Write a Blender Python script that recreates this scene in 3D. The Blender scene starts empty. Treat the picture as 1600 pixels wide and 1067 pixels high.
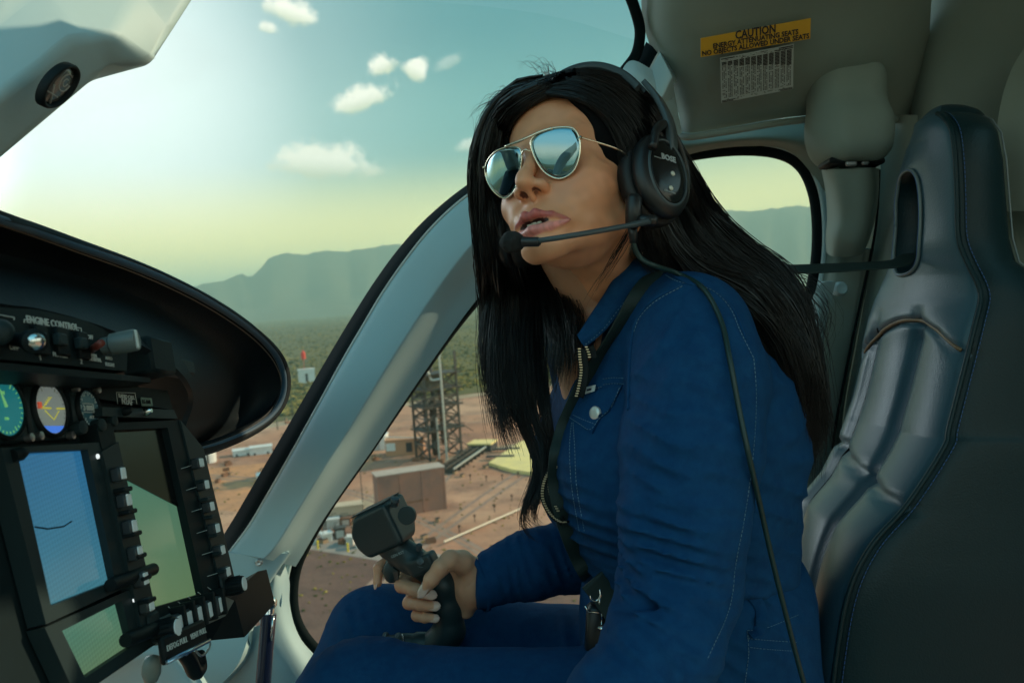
HAZE=True
import bpy, bmesh, math, random
import numpy as np
from mathutils import Vector, Matrix
random.seed(7); rng=np.random.default_rng(7)
S=bpy.context.scene; COL=S.collection; PI=math.pi
f32=np.float32
# ---------------------------------------------------------------- frames
FOC=1200.0; CAMH=60.0
_p=math.radians(3.3); _r=math.radians(4.0)
_fw=np.array([0,math.cos(_p),-math.sin(_p)]); _r0=np.array([1.,0,0]); _u0=np.array([0,math.sin(_p),math.cos(_p)])
_rt=math.cos(_r)*_r0-math.sin(_r)*_u0; _up=math.sin(_r)*_r0+math.cos(_r)*_u0
MW=np.stack([_rt,_fw,_up],1)            # cockpit frame (right, ahead, up) -> world
CP=np.array([0,0,CAMH])
def W(a): return np.asarray(a,float).reshape(-1,3)@MW.T+CP
def V(px,py,d): return np.array([(px-800)/FOC*d, d, -(py-533.5)/FOC*d])
def G(px,py,z=0.0):                      # pixel -> world point at height z
    r=MW@np.array([(px-800)/FOC,1,-(py-533.5)/FOC]); t=(z-CAMH)/r[2]; return r*t+CP
def unit(v): v=np.asarray(v,float); return v/(np.linalg.norm(v)+1e-12)
# ---------------------------------------------------------------- objects
def tag(o,label=None,cat=None,group=None,kind=None):
    if label: o['label']=label
    if cat: o['category']=cat
    if group: o['group']=group
    if kind: o['kind']=kind
    return o
def thing(name,label,cat,loc,group=None,frame='c'):
    o=bpy.data.objects.new(name,None); COL.objects.link(o); o.empty_display_size=.05
    o.location=Vector(W(loc)[0]) if frame=='c' else Vector(loc)
    return tag(o,label,cat,group)
def rootloc(p):
    v=Vector((0,0,0))
    while p: v=v+p.location; p=p.parent
    return v
def obj(name,verts,faces,mat,parent=None,frame='c',smooth=True,org=None,sharp=None):
    v=W(verts) if frame=='c' else np.asarray(verts,float).reshape(-1,3)
    if parent: base=np.array(rootloc(parent))
    else: base=v.mean(0) if org is None else np.asarray(org,float); 
    if not parent and org is None: base[2]=v[:,2].min()
    me=bpy.data.meshes.new(name); 
    me.from_pydata((v-base).tolist() if not isinstance(faces,np.ndarray) else (v-base),[],faces.tolist() if isinstance(faces,np.ndarray) else faces)
    me.update()
    if smooth: me.polygons.foreach_set('use_smooth',np.ones(len(me.polygons),bool))
    o=bpy.data.objects.new(name,me); COL.objects.link(o)
    if parent: o.parent=parent
    else: o.location=Vector(base)
    if mat: 
        for m in (mat if isinstance(mat,(list,tuple)) else [mat]): me.materials.append(m)
    if sharp is not None:
        try: me.set_sharp_from_angle(angle=math.radians(sharp))
        except Exception: pass
    return o
class MB:
    """collects shapes into one mesh"""
    def __init__(s): s.v=[]; s.f=[]; s.n=0
    def add(s,v,f):
        v=np.asarray(v,float).reshape(-1,3); s.v.append(v)
        s.f+= [tuple(int(i)+s.n for i in q) for q in f]; s.n+=len(v); return s
    def box(s,c,size,ax=None,bev=0.0):
        c=np.asarray(c,float); h=np.asarray(size,float)/2
        A=np.eye(3) if ax is None else np.asarray(ax,float)   # columns = axes
        if bev<=0:
            v=np.array([[x,y,z] for x in(-1,1) for y in(-1,1) for z in(-1,1)])*h
            f=[(0,1,3,2),(4,6,7,5),(0,4,5,1),(2,3,7,6),(0,2,6,4),(1,5,7,3)]
        else:
            b=min(bev,*(h*.95)); v=[];idx={}
            for x in(-1,1):
                for y in(-1,1):
                    for z in(-1,1):
                        for k in range(3):
                            q=np.array([x,y,z])*(h-b); q[k]+= (x,y,z)[k]*b; idx[(x,y,z,k)]=len(v); v.append(q)
            f=[]
            sg=(-1,1)
            for k in range(3):
                i,j=[(1,2),(2,0),(0,1)][k]
                for a in sg:
                    q=[]
                    for (p,r) in ((-1,-1),(1,-1),(1,1),(-1,1)):
                        t=[0,0,0]; t[k]=a;t[i]=p;t[j]=r; q.append(idx[(*t,k)])
                    f.append(tuple(q if a>0 else q[::-1]))
            for k in range(3):
                i,j=[(1,2),(2,0),(0,1)][k]
                for p in sg:
                    for r in sg:
                        t0=[0,0,0];t0[k]=-1;t0[i]=p;t0[j]=r;t1=list(t0);t1[k]=1
                        q=(idx[(*t0,i)],idx[(*t1,i)],idx[(*t1,j)],idx[(*t0,j)])
                        f.append(q if p*r<0 else q[::-1])
            for x in sg:
                for y in sg:
                    for z in sg:
                        q=(idx[(x,y,z,0)],idx[(x,y,z,1)],idx[(x,y,z,2)])
                        f.append(q if x*y*z>0 else q[::-1])
            v=np.array(v)
        return s.add(v@A.T+c,f)
    def tube(s,pts,r,n=8,cap=True,flat=None):
        """tube along a polyline; r scalar or list; flat=(w,h,updir) for ribbons"""
        P=np.asarray(pts,float); m=len(P); R=np.broadcast_to(np.asarray(r,float),(m,)) if np.ndim(r)<=1 else r
        T=np.gradient(P,axis=0); T/=np.linalg.norm(T,axis=1,keepdims=True)+1e-12
        u=np.cross(T[0],[0,0,1.]); 
        if np.linalg.norm(u)<.1: u=np.cross(T[0],[1.,0,0])
        u=unit(u); rings=[]
        for i in range(m):
            u=unit(u-T[i]*np.dot(u,T[i])); w=np.cross(T[i],u)
            a=np.arange(n)*2*PI/n
            rings.append(P[i]+R[i]*(np.cos(a)[:,None]*u+np.sin(a)[:,None]*w))
        f=[(i*n+j,i*n+(j+1)%n,(i+1)*n+(j+1)%n,(i+1)*n+j) for i in range(m-1) for j in range(n)]
        if cap: f+=[tuple(range(n))[::-1],tuple(range((m-1)*n,m*n))]
        return s.add(np.concatenate(rings),f)
    def ribbon(s,pts,w,th,side):
        """flat strap: side = width direction(s)"""
        P=np.asarray(pts,float); m=len(P); sd=np.broadcast_to(np.asarray(side,float),(m,3)); w=np.broadcast_to(w,(m,))
        T=np.gradient(P,axis=0); v=[]
        for i in range(m):
            t=unit(T[i]); a=unit(sd[i]-t*np.dot(sd[i],t)); b=np.cross(t,a)
            for (x,y) in ((-1,-.7),(-.94,-1),(.94,-1),(1,-.7),(1,.7),(.94,1),(-.94,1),(-1,.7)): v.append(P[i]+a*w[i]/2*x+b*th/2*y)
        n=8; f=[(i*n+j,i*n+(j+1)%n,(i+1)*n+(j+1)%n,(i+1)*n+j) for i in range(m-1) for j in range(n)]
        f+=[tuple(range(n))[::-1],tuple(range((m-1)*n,m*n))]
        return s.add(v,f)
    def lathe(s,c,ax,prof,n=24,capend=True):
        """prof: list of (radius, along)"""
        ax=unit(ax); u=np.cross(ax,[0,0,1.]); 
        if np.linalg.norm(u)<.1: u=np.cross(ax,[1.,0,0])
        u=unit(u); w=np.cross(ax,u); a=np.arange(n)*2*PI/n; ring=np.cos(a)[:,None]*u+np.sin(a)[:,None]*w
        v=np.concatenate([np.asarray(c)+ax*t+ring*r for r,t in prof]); m=len(prof)
        f=[(i*n+j,i*n+(j+1)%n,(i+1)*n+(j+1)%n,(i+1)*n+j) for i in range(m-1) for j in range(n)]
        if capend: f+=[tuple(range(n))[::-1],tuple(range((m-1)*n,m*n))]
        return s.add(v,f)
    def prism(s,poly,thick):
        """poly: planar-ish 3D outline, extruded by vector thick"""
        P=np.asarray(poly,float); n=len(P); t=np.asarray(thick,float)
        f=[tuple(range(n)),tuple(range(n,2*n))[::-1]]+[(i,i+n,(i+1)%n+n,(i+1)%n) for i in range(n)]
        return s.add(np.concatenate([P,P+t]),f)
    def build(s,name,mat,parent=None,frame='c',smooth=False,sharp=None,**k):
        if not s.v: return None
        return obj(name,np.concatenate(s.v),s.f,mat,parent,frame,smooth or sharp is not None,sharp=sharp,**k)
def catmull(P,n=8,closed=False):
    P=np.asarray(P,float); m=len(P); out=[]
    idx=(lambda i:i%m) if closed else (lambda i:min(max(i,0),m-1))
    for i in range(m if closed else m-1):
        a,b,c,d=P[idx(i-1)],P[idx(i)],P[idx(i+1)],P[idx(i+2)]
        if not closed and i==0: a=2*b-c
        if not closed and i==m-2: d=2*c-b
        for t in np.arange(n)/n:
            out.append(.5*(2*b+(c-a)*t+(2*a-5*b+4*c-d)*t*t+(3*b-a-3*c+d)*t**3))
    if not closed: out.append(P[-1])
    return np.array(out)
def Vs(L): return np.array([V(*p) for p in L])
def sheet(name,rows,mat,parent=None,thick=.01,sub=6,direction=None,closed_u=False,frame='c',sharp=None,smooth=True):
    """smooth surface through rows of control points (each row the same count), given thickness away from the viewer"""
    R=[catmull(r,sub) for r in rows]; R=np.stack(R)                 # rows x N x 3
    A=np.stack([catmull(R[:,j],sub) for j in range(R.shape[1])],1)   # M x N x 3
    m,n=A.shape[:2]
    du=np.gradient(A,axis=1); dv=np.gradient(A,axis=0); N=np.cross(du,dv); N/=np.linalg.norm(N,axis=2,keepdims=True)+1e-9
    ref=np.array(direction) if direction is not None else None
    if ref is None: ref=A.mean((0,1)) 
    if (N*ref).sum()<0: N=-N
    B=A+N*thick
    v=np.concatenate([A.reshape(-1,3),B.reshape(-1,3)]); o=m*n; f=[]
    for i in range(m-1):
        for j in range(n-1):
            a=i*n+j; f.append((a,a+1,a+n+1,a+n)); f.append((o+a,o+a+n,o+a+n+1,o+a+1))
    for j in range(n-1): f.append((j,o+j,o+j+1,j+1)); a=(m-1)*n+j; f.append((a,a+1,o+a+1,o+a))
    for i in range(m-1): a=i*n; f.append((a,a+n,o+a+n,o+a)); a=i*n+n-1; f.append((a,o+a,o+a+n,a+n))
    return obj(name,v,f,mat,parent,frame,smooth,sharp=sharp if sharp else (50 if smooth else None))
def pane(name,rows,mat,parent,sub=3):
    R=np.stack([catmull(r,sub) for r in rows]); A=np.stack([catmull(R[:,j],sub) for j in range(R.shape[1])],1); m,n=A.shape[:2]
    return obj(name,A.reshape(-1,3),[(i*n+j,i*n+j+1,(i+1)*n+j+1,(i+1)*n+j) for i in range(m-1) for j in range(n-1)],mat,parent)
def loft(name,rings,mat,parent=None,cap=True,frame='c',sub=1,sharp=None,closed=True):
    R=np.asarray(rings,float)
    if sub>1: R=np.stack([catmull(R[:,j],sub) for j in range(R.shape[1])],1)
    m,n=R.shape[:2]; k=n if closed else n-1
    f=[(i*n+j,i*n+(j+1)%n,(i+1)*n+(j+1)%n,(i+1)*n+j) for i in range(m-1) for j in range(k)]
    if cap and closed: f+=[tuple(range(n))[::-1],tuple(range((m-1)*n,m*n))]
    return obj(name,R.reshape(-1,3),f,mat,parent,frame,True,sharp=sharp)
def text(name,body,size,mat,parent,origin,right,up,depth=.0004,align='CENTER',bold=0.0,frame='c',narrow=1.0):
    cu=bpy.data.curves.new(name,'FONT'); cu.body=body; cu.size=size; cu.extrude=depth; cu.align_x=align; cu.align_y='CENTER'; cu.offset=bold; cu.resolution_u=3
    t=bpy.data.objects.new(name,cu); COL.objects.link(t); bpy.context.view_layer.update()
    me=bpy.data.meshes.new_from_object(t.evaluated_get(bpy.context.evaluated_depsgraph_get())); 
    v=np.array([x.co[:] for x in me.vertices]).reshape(-1,3); f=[tuple(p.vertices) for p in me.polygons]
    bpy.data.objects.remove(t); bpy.data.meshes.remove(me); bpy.data.curves.remove(cu)
    r=unit(right); u=unit(up-r*np.dot(up,r)); n=np.cross(r,u)
    return obj(name,np.asarray(origin)+v[:,:1]*narrow*r+v[:,1:2]*u+v[:,2:]*n,f,mat,parent,frame,False)
def textmb(mb,body,size,origin,right,up,align='CENTER',depth=.0003,bold=0.0,narrow=1.0):
    cu=bpy.data.curves.new('t','FONT'); cu.body=body; cu.size=size; cu.extrude=depth; cu.align_x=align; cu.align_y='CENTER'; cu.offset=bold; cu.resolution_u=2
    t=bpy.data.objects.new('t',cu); COL.objects.link(t); bpy.context.view_layer.update()
    me=bpy.data.meshes.new_from_object(t.evaluated_get(bpy.context.evaluated_depsgraph_get()))
    v=np.array([x.co[:] for x in me.vertices]).reshape(-1,3); f=[tuple(p.vertices) for p in me.polygons]
    bpy.data.objects.remove(t); bpy.data.meshes.remove(me); bpy.data.curves.remove(cu)
    r=unit(right); u=unit(up-r*np.dot(up,r)); n=np.cross(r,u)
    mb.add(np.asarray(origin)+v[:,:1]*narrow*r+v[:,1:2]*u+v[:,2:]*n,f)
# ---------------------------------------------------------------- implicit surfaces
def smin(a,b,k):
    h=np.clip(.5+.5*(b-a)/k,0,1); return b*(1-h)+a*h-k*h*(1-h)
def smax(a,b,k): return -smin(-a,-b,k)
def cap(P,a,b,ra,rb=None):
    rb=ra if rb is None else rb; a=np.asarray(a,f32); b=np.asarray(b,f32); d=b-a
    t=np.clip(((P-a)@d)/f32(d@d+1e-12),0,1); q=P-a-t[...,None]*d
    return np.sqrt((q*q).sum(-1))-(ra+(rb-ra)*t)
def chain(P,pts,rs,k=.004):
    d=None
    for i in range(len(pts)-1):
        c=cap(P,pts[i],pts[i+1],rs[i],rs[i+1]); d=c if d is None else smin(d,c,k)
    return d
def ell(P,c,r,A=None):
    q=P-np.asarray(c,f32)
    if A is not None: q=q@np.asarray(A,f32)
    r=np.asarray(r,f32); k0=np.sqrt(((q/r)**2).sum(-1)); k1=np.sqrt(((q/(r*r))**2).sum(-1))+1e-9
    return k0*(k0-1)/k1
def rbox(P,c,h,r,A=None):
    q=P-np.asarray(c,f32)
    if A is not None: q=q@np.asarray(A,f32)
    q=np.abs(q)-(np.asarray(h,f32)-r); return np.sqrt((np.maximum(q,0)**2).sum(-1))+np.minimum(q.max(-1),0)-r
def isosurf(fn,lo,hi,h,B=14,margin=1.0,smooth=0):
    """sparse surface nets"""
    lo=np.asarray(lo,float); hi=np.asarray(hi,float); n=np.ceil((hi-lo)/(h*B)).astype(int)
    c=np.stack(np.meshgrid(*[np.arange(k) for k in n],indexing='ij'),-1).reshape(-1,3)
    ctr=(lo+(c+.5)*B*h).astype(f32); d=np.concatenate([fn(x) for x in np.array_split(ctr,max(1,len(ctr)//20000))])
    c=c[np.abs(d)<B*h*.87*1.5*margin+.004]
    g=np.arange(B+1); off=np.stack(np.meshgrid(g,g,g,indexing='ij'),-1)
    cid=[];cv=[];quads=[]; NB=(n*B+3); 
    key=lambda I:(I[...,0]*NB[1]+I[...,1])*NB[2]+I[...,2]
    CH=120
    for s0 in range(0,len(c),CH):
        cc=c[s0:s0+CH]; I=cc[:,None,None,None,:]*B+off
        P=(lo+I*h).astype(f32); D=fn(P.reshape(-1,3)).reshape(P.shape[:-1])
        ins=D<0
        cnt=sum(ins[:,i:B+i,j:B+j,k:B+k].astype(np.int8) for i in(0,1) for j in(0,1) for k in(0,1))
        act=(cnt>0)&(cnt<8); w=np.argwhere(act)
        if len(w)==0: continue
        b,x,y,z=w.T; acc=np.zeros((len(w),3)); num=np.zeros(len(w))
        cor={(i,j,k):D[b,x+i,y+j,z+k] for i in(0,1) for j in(0,1) for k in(0,1)}
        for ax in range(3):
            for (p,q) in((0,0),(0,1),(1,0),(1,1)):
                a=[0,0,0];a[(ax+1)%3]=p;a[(ax+2)%3]=q;e=list(a);e[ax]=1
                da=cor[tuple(a)];db=cor[tuple(e)]; m=(da<0)!=(db<0); t=np.where(m,da/(da-db+1e-20),0)
                pt=np.array(a,float)[None]+0*acc; pt[:,ax]=t; acc+=pt*m[:,None]; num+=m
        base=cc[b]*B+w[:,1:]; cv.append(lo+(base+acc/num[:,None])*h); cid.append(key(base+1))
        for ax in range(3):
            sl0=[slice(0,B)]*3; sl1=[slice(0,B)]*3; sl1[ax]=slice(1,B+1)
            d0=ins[(slice(None),*sl0)]; d1=ins[(slice(None),*sl1)]
            e=np.argwhere(d0!=d1)
            if len(e)==0: continue
            G0=cc[e[:,0]]*B+e[:,1:]; fl=d0[tuple(e.T)]
            u=np.zeros(3,int);v=np.zeros(3,int);u[(ax+1)%3]=1;v[(ax+2)%3]=1
            q=np.stack([key(G0+1-u-v),key(G0+1-v),key(G0+1),key(G0+1-u)],1)
            q[~fl]=q[~fl][:,::-1]; quads.append(q)
    cid=np.concatenate(cid);cv=np.concatenate(cv);q=np.concatenate(quads)
    o=np.argsort(cid);cid=cid[o];cv=cv[o]; ix=np.searchsorted(cid,q); ix=np.clip(ix,0,len(cid)-1); ok=(cid[ix]==q).all(1); ix=ix[ok]
    for _ in range(smooth):
        a=np.zeros_like(cv);k=np.zeros(len(cv))
        for i in range(4):
            for j in(1,3): np.add.at(a,ix[:,i],cv[ix[:,(i+j)%4]]); np.add.at(k,ix[:,i],1)
        cv=.5*cv+.5*a/np.maximum(k,1)[:,None]
    return cv,ix
# cheap smooth 3D noise (sum of sines, irregular)
_NK=rng.normal(size=(24,3)); _NK/=np.linalg.norm(_NK,axis=1,keepdims=True); _NP=rng.uniform(0,6.28,24); _NF=rng.uniform(.7,1.5,24)
def snoise(P,freq,seed=0):
    o=np.zeros(P.shape[:-1],f32)
    for i in range(seed%3*8,seed%3*8+8): o+=np.sin((P@(_NK[i]*freq*_NF[i]).astype(f32))+f32(_NP[i]+seed))
    return o/8**.5
# ---------------------------------------------------------------- materials
def nodes(m): return m.node_tree.nodes,m.node_tree.links
def mat(name,col,rough=.5,metal=0,bump=None,var=None,spec=.5,coat=0,sheen=0,emit=None,estr=0,sss=0,attr=None,coord='Object',alpha=None,extra=None,aniso=None):
    """bump=[(scale,strength,dist,kind)], var=(scale,amount,colour2)"""
    m=bpy.data.materials.new(name); m.use_nodes=True; N,L=nodes(m); b=N['Principled BSDF']
    b.inputs['Base Color'].default_value=(*col,1); b.inputs['Roughness'].default_value=rough; b.inputs['Metallic'].default_value=metal
    b.inputs['Specular IOR Level'].default_value=spec; b.inputs['Coat Weight'].default_value=coat; b.inputs['Sheen Weight'].default_value=sheen
    if sss: b.inputs['Subsurface Weight'].default_value=sss; b.inputs['Subsurface Radius'].default_value=(.012,.004,.002); b.inputs['Subsurface Scale'].default_value=.6
    if emit: b.inputs['Emission Color'].default_value=(*emit,1); b.inputs['Emission Strength'].default_value=estr
    tc=N.new('ShaderNodeTexCoord')
    csock=None
    if attr:
        a=N.new('ShaderNodeAttribute'); a.attribute_name=attr; csock=a.outputs['Color']; L.new(csock,b.inputs['Base Color'])
    if var:
        n=N.new('ShaderNodeTexNoise'); n.inputs['Scale'].default_value=var[0]; n.inputs['Detail'].default_value=6; n.inputs['Roughness'].default_value=.65; L.new(tc.outputs[coord],n.inputs['Vector'])
        r=N.new('ShaderNodeMapRange'); r.inputs['From Min'].default_value=.35; r.inputs['From Max'].default_value=.68; r.inputs['To Max'].default_value=var[1]; L.new(n.outputs['Fac'],r.inputs['Value'])
        x=N.new('ShaderNodeMix'); x.data_type='RGBA'; L.new(r.outputs[0],x.inputs['Factor'])
        if csock: L.new(csock,x.inputs['A'])
        else: x.inputs['A'].default_value=(*col,1)
        x.inputs['B'].default_value=(*var[2],1); L.new(x.outputs['Result'],b.inputs['Base Color'])
        rr=N.new('ShaderNodeMapRange'); rr.inputs['To Min'].default_value=max(rough-.08,0.02); rr.inputs['To Max'].default_value=min(rough+.1,1); L.new(n.outputs['Fac'],rr.inputs['Value']); L.new(rr.outputs[0],b.inputs['Roughness'])
    prev=None
    for bp in (bump or []):
        sc,st,di,kind=bp
        if kind=='voro': t=N.new('ShaderNodeTexVoronoi'); t.inputs['Scale'].default_value=sc; out=t.outputs['Distance']
        elif kind=='wave': t=N.new('ShaderNodeTexWave'); t.inputs['Scale'].default_value=sc; t.inputs['Distortion'].default_value=2; t.bands_direction='DIAGONAL'; out=t.outputs['Fac']
        else: t=N.new('ShaderNodeTexNoise'); t.inputs['Scale'].default_value=sc; t.inputs['Detail'].default_value=5; out=t.outputs['Fac']
        L.new(tc.outputs[coord],t.inputs['Vector'])
        q=N.new('ShaderNodeBump'); q.inputs['Strength'].default_value=st; q.inputs['Distance'].default_value=di; L.new(out,q.inputs['Height'])
        if prev: L.new(prev,q.inputs['Normal'])
        prev=q.outputs['Normal']
    if prev: L.new(prev,b.inputs['Normal'])
    return m
def glass(name,tint=(.93,.97,.96),refl=.06):
    m=bpy.data.materials.new(name); m.use_nodes=True; N,L=nodes(m); N.remove(N['Principled BSDF']); o=N['Material Output']
    t=N.new('ShaderNodeBsdfTransparent'); t.inputs['Color'].default_value=(*tint,1); g=N.new('ShaderNodeBsdfGlossy'); g.inputs['Roughness'].default_value=.02
    fz=N.new('ShaderNodeFresnel'); fz.inputs['IOR'].default_value=1.35; mu=N.new('ShaderNodeMath'); mu.operation='MULTIPLY'; mu.inputs[1].default_value=refl*10; L.new(fz.outputs[0],mu.inputs[0]); mn=N.new('ShaderNodeMath'); mn.operation='MINIMUM'; mn.inputs[1].default_value=.05; L.new(mu.outputs[0],mn.inputs[0]); mu=mn
    x=N.new('ShaderNodeMixShader'); L.new(mu.outputs[0],x.inputs[0]); L.new(t.outputs[0],x.inputs[1]); L.new(g.outputs[0],x.inputs[2]); L.new(x.outputs[0],o.inputs['Surface']); return m
def vcol(o,cols,name='col'):
    a=o.data.color_attributes.new(name,'FLOAT_COLOR','POINT'); c=np.ones((len(o.data.vertices),4),f32); c[:,:3]=cols; a.data.foreach_set('color',c.ravel())
def lin(r,g,b): return tuple(((c/255)/12.92 if c/255<=.04045 else ((c/255+.055)/1.055)**2.4) for c in (r,g,b))
# ---------------------------------------------------------------- render + camera
S.render.engine='CYCLES'; S.view_settings.view_transform='Standard'; S.view_settings.look='None'; S.view_settings.exposure=.22; S.view_settings.gamma=1
S.cycles.max_bounces=4; S.cycles.diffuse_bounces=3; S.cycles.glossy_bounces=3; S.cycles.transparent_max_bounces=10; S.cycles.volume_bounces=0; S.cycles.caustics_reflective=False; S.cycles.caustics_refractive=False
S.cycles.sample_clamp_indirect=4
cd=bpy.data.cameras.new('camera'); cam=bpy.data.objects.new('camera',cd); COL.objects.link(cam); S.camera=cam
cd.sensor_width=36; cd.lens=36*FOC/1600; cd.clip_start=.02; cd.clip_end=60000
M=Matrix.Identity(4)
for i in range(3): M[i][0]=_rt[i]; M[i][1]=_up[i]; M[i][2]=-_fw[i]; M[i][3]=CP[i]
cam.matrix_world=M
cd.dof.use_dof=True; cd.dof.focus_distance=.9; cd.dof.aperture_fstop=9
# ---------------------------------------------------------------- sky
SUNAZ=math.radians(72); SUNEL=math.radians(25)       # azimuth from +Y, clockwise
sund=np.array([math.sin(SUNAZ)*math.cos(SUNEL),math.cos(SUNAZ)*math.cos(SUNEL),math.sin(SUNEL)])
glowd=unit(MW@np.array([(-60-800)/1200,1,-(235-533.5)/1200]))
w=bpy.data.worlds.new('World'); S.world=w; w.use_nodes=True; w.cycles.sampling_method='MANUAL'; w.cycles.sample_map_resolution=256; N,L=w.node_tree.nodes,w.node_tree.links
bg=N['Background']; tc=N.new('ShaderNodeTexCoord')
def Mth(op,a,b=None,c=None,cl=False):
    n=N.new('ShaderNodeMath'); n.operation=op; n.use_clamp=cl
    for i,x in enumerate((a,b,c)):
        if x is None: continue
        if isinstance(x,(int,float)): n.inputs[i].default_value=x
        else: L.new(x,n.inputs[i])
    return n.outputs[0]
def VDot(a,vec):
    n=N.new('ShaderNodeVectorMath'); n.operation='DOT_PRODUCT'; L.new(a,n.inputs[0]); n.inputs[1].default_value=tuple(vec); return n.outputs['Value']
def SS(x,a,b,lo=0,hi=1):
    n=N.new('ShaderNodeMapRange'); n.interpolation_type='SMOOTHSTEP'; L.new(x,n.inputs[0]); n.inputs['From Min'].default_value=a; n.inputs['From Max'].default_value=b; n.inputs['To Min'].default_value=lo; n.inputs['To Max'].default_value=hi; return n.outputs[0]
def Mix(f,a,b):
    n=N.new('ShaderNodeMix'); n.data_type='RGBA'
    if isinstance(f,(int,float)): n.inputs['Factor'].default_value=f
    else: L.new(f,n.inputs['Factor'])
    for s,x in (('A',a),('B',b)):
        if isinstance(x,tuple): n.inputs[s].default_value=(*x,1)
        else: L.new(x,n.inputs[s])
    return n.outputs['Result']
dirv=tc.outputs['Generated']
zz=VDot(dirv,(0,0,1))
def ramp(x,stops):
    r=N.new('ShaderNodeValToRGB'); L.new(x,r.inputs[0]); e=r.color_ramp.elements
    e[0].position=stops[0][0]; e[0].color=(*stops[0][1],1); e[1].position=stops[-1][0]; e[1].color=(*stops[-1][1],1)
    for p,c in stops[1:-1]: q=e.new(p); q.color=(*c,1)
    r.color_ramp.interpolation='EASE'; return r.outputs[0]
base=ramp(zz,[(p_,tuple(k_*c_ for k_,c_ in zip((.70,.74,.76),cc_))) for p_,cc_ in [(0,lin(205,205,140)),(.05,lin(214,220,165)),(.12,lin(172,212,196)),(.22,lin(120,188,192)),(.34,lin(82,158,172)),(.5,lin(58,134,158)),(1,lin(40,100,134))]])
# away from the glow, sky brightened and warmed low down as added fill
gd=VDot(dirv,glowd)
fill_sky=ramp(zz,[(0,(1.5,1.15,.74)),(.16,(1.6,1.36,1.0)),(.34,(.62,.98,1.02)),(.55,(.26,.70,.85)),(1,(.07,.36,.52))])
col=Mix(SS(gd,.55,-.1),base,fill_sky)
g1=SS(gd,.78,1.0); g1=Mth('POWER',g1,2.2)
g2=SS(gd,.925,1.0)
col=Mix(Mth('MULTIPLY',g1,.62),col,(.80,.93,.95))
col=Mix(Mth('MULTIPLY',g2,.75),col,(1.35,1.42,1.42))
g3=Mth('POWER',SS(VDot(dirv,unit(MW@np.array([(-560-800)/1200,1,-(200-533.5)/1200]))),.955,1.0),1.5)  # off-frame bright core added to the sky as a soft key light
col=Mix(g3,col,(8,9.2,10))
# a yellow band low over the hills
yb=Mth('MULTIPLY',SS(zz,.0,.05),SS(zz,.06,.19,1,0)); yz=SS(gd,.1,.6); yb=Mth('MULTIPLY',Mth('MULTIPLY',yb,yz),.85)
col=Mix(yb,col,(1.9,1.5,.42))
# clouds: (px,py,half width px,half height px,strength)
cn=N.new('ShaderNodeTexNoise'); cn.inputs['Scale'].default_value=26; cn.inputs['Detail'].default_value=9; cn.inputs['Roughness'].default_value=.62; L.new(dirv,cn.inputs['Vector'])
cn2=N.new('ShaderNodeTexNoise'); cn2.inputs['Scale'].default_value=75; cn2.inputs['Detail'].default_value=6; cn2.inputs['Roughness'].default_value=.6; L.new(dirv,cn2.inputs['Vector'])
nz=Mth('ADD',Mth('MULTIPLY',Mth('SUBTRACT',cn.outputs['Fac'],.5),3.6),Mth('MULTIPLY',Mth('SUBTRACT',cn2.outputs['Fac'],.5),2.2))
for px,py,hw,hh,ro,st in [(505,258,88,33,.03,1.25),(452,20,46,22,.3,1.1),(418,46,18,12,.2,.8),(596,104,26,18,-.4,1.2),(650,112,20,20,.4,1.2),(565,158,58,21,-.3,1.1),(700,100,30,12,-.5,.28),(735,228,34,14,-.2,.6)]:
    c=unit(MW@np.array([(px-800)/1200,1,-(py-533.5)/1200])); k=1/np.linalg.norm([(px-800)/1200,1,-(py-533.5)/1200])
    a=math.cos(ro)*_rt-math.sin(ro)*_up*1.0; a=unit(a-c*np.dot(a,c)); b=np.cross(a,c)*1.0
    if np.dot(b,_up)<0: b=-b
    u=VDot(dirv,a/(hw/1200*k)); v=VDot(dirv,b/(hh/1200*k)); fr=VDot(dirv,c)
    v2=Mth('MULTIPLY',v,SS(v,-.2,.2,1.35,.85))
    rr=Mth('SQRT',Mth('ADD',Mth('MULTIPLY',u,u),Mth('MULTIPLY',v2,v2)))
    f=SS(Mth('ADD',Mth('SUBTRACT',1.0,rr),Mth('MULTIPLY',nz,.42)),-.08,.62); f=Mth('MULTIPLY',f,Mth('GREATER_THAN',fr,.9)); f=Mth('MULTIPLY',f,st)
    cc=Mix(SS(v,-.7,.4),lin(214,220,196),(1.1,1.06,.93))
    col=Mix(f,col,cc)
# below the horizon
col=Mix(SS(zz,-.03,-.004,1,0),col,lin(150,150,110))
L.new(col,bg.inputs['Color']); bg.inputs['Strength'].default_value=1.08
sl=bpy.data.lights.new('sun','SUN'); sl.energy=5; sl.angle=math.radians(.6); sl.color=(1,.80,.52)
so=bpy.data.objects.new('sun',sl); COL.objects.link(so); so.rotation_euler=Vector(sund).to_track_quat('Z','Y').to_euler(); so.location=(0,0,120)
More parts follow.
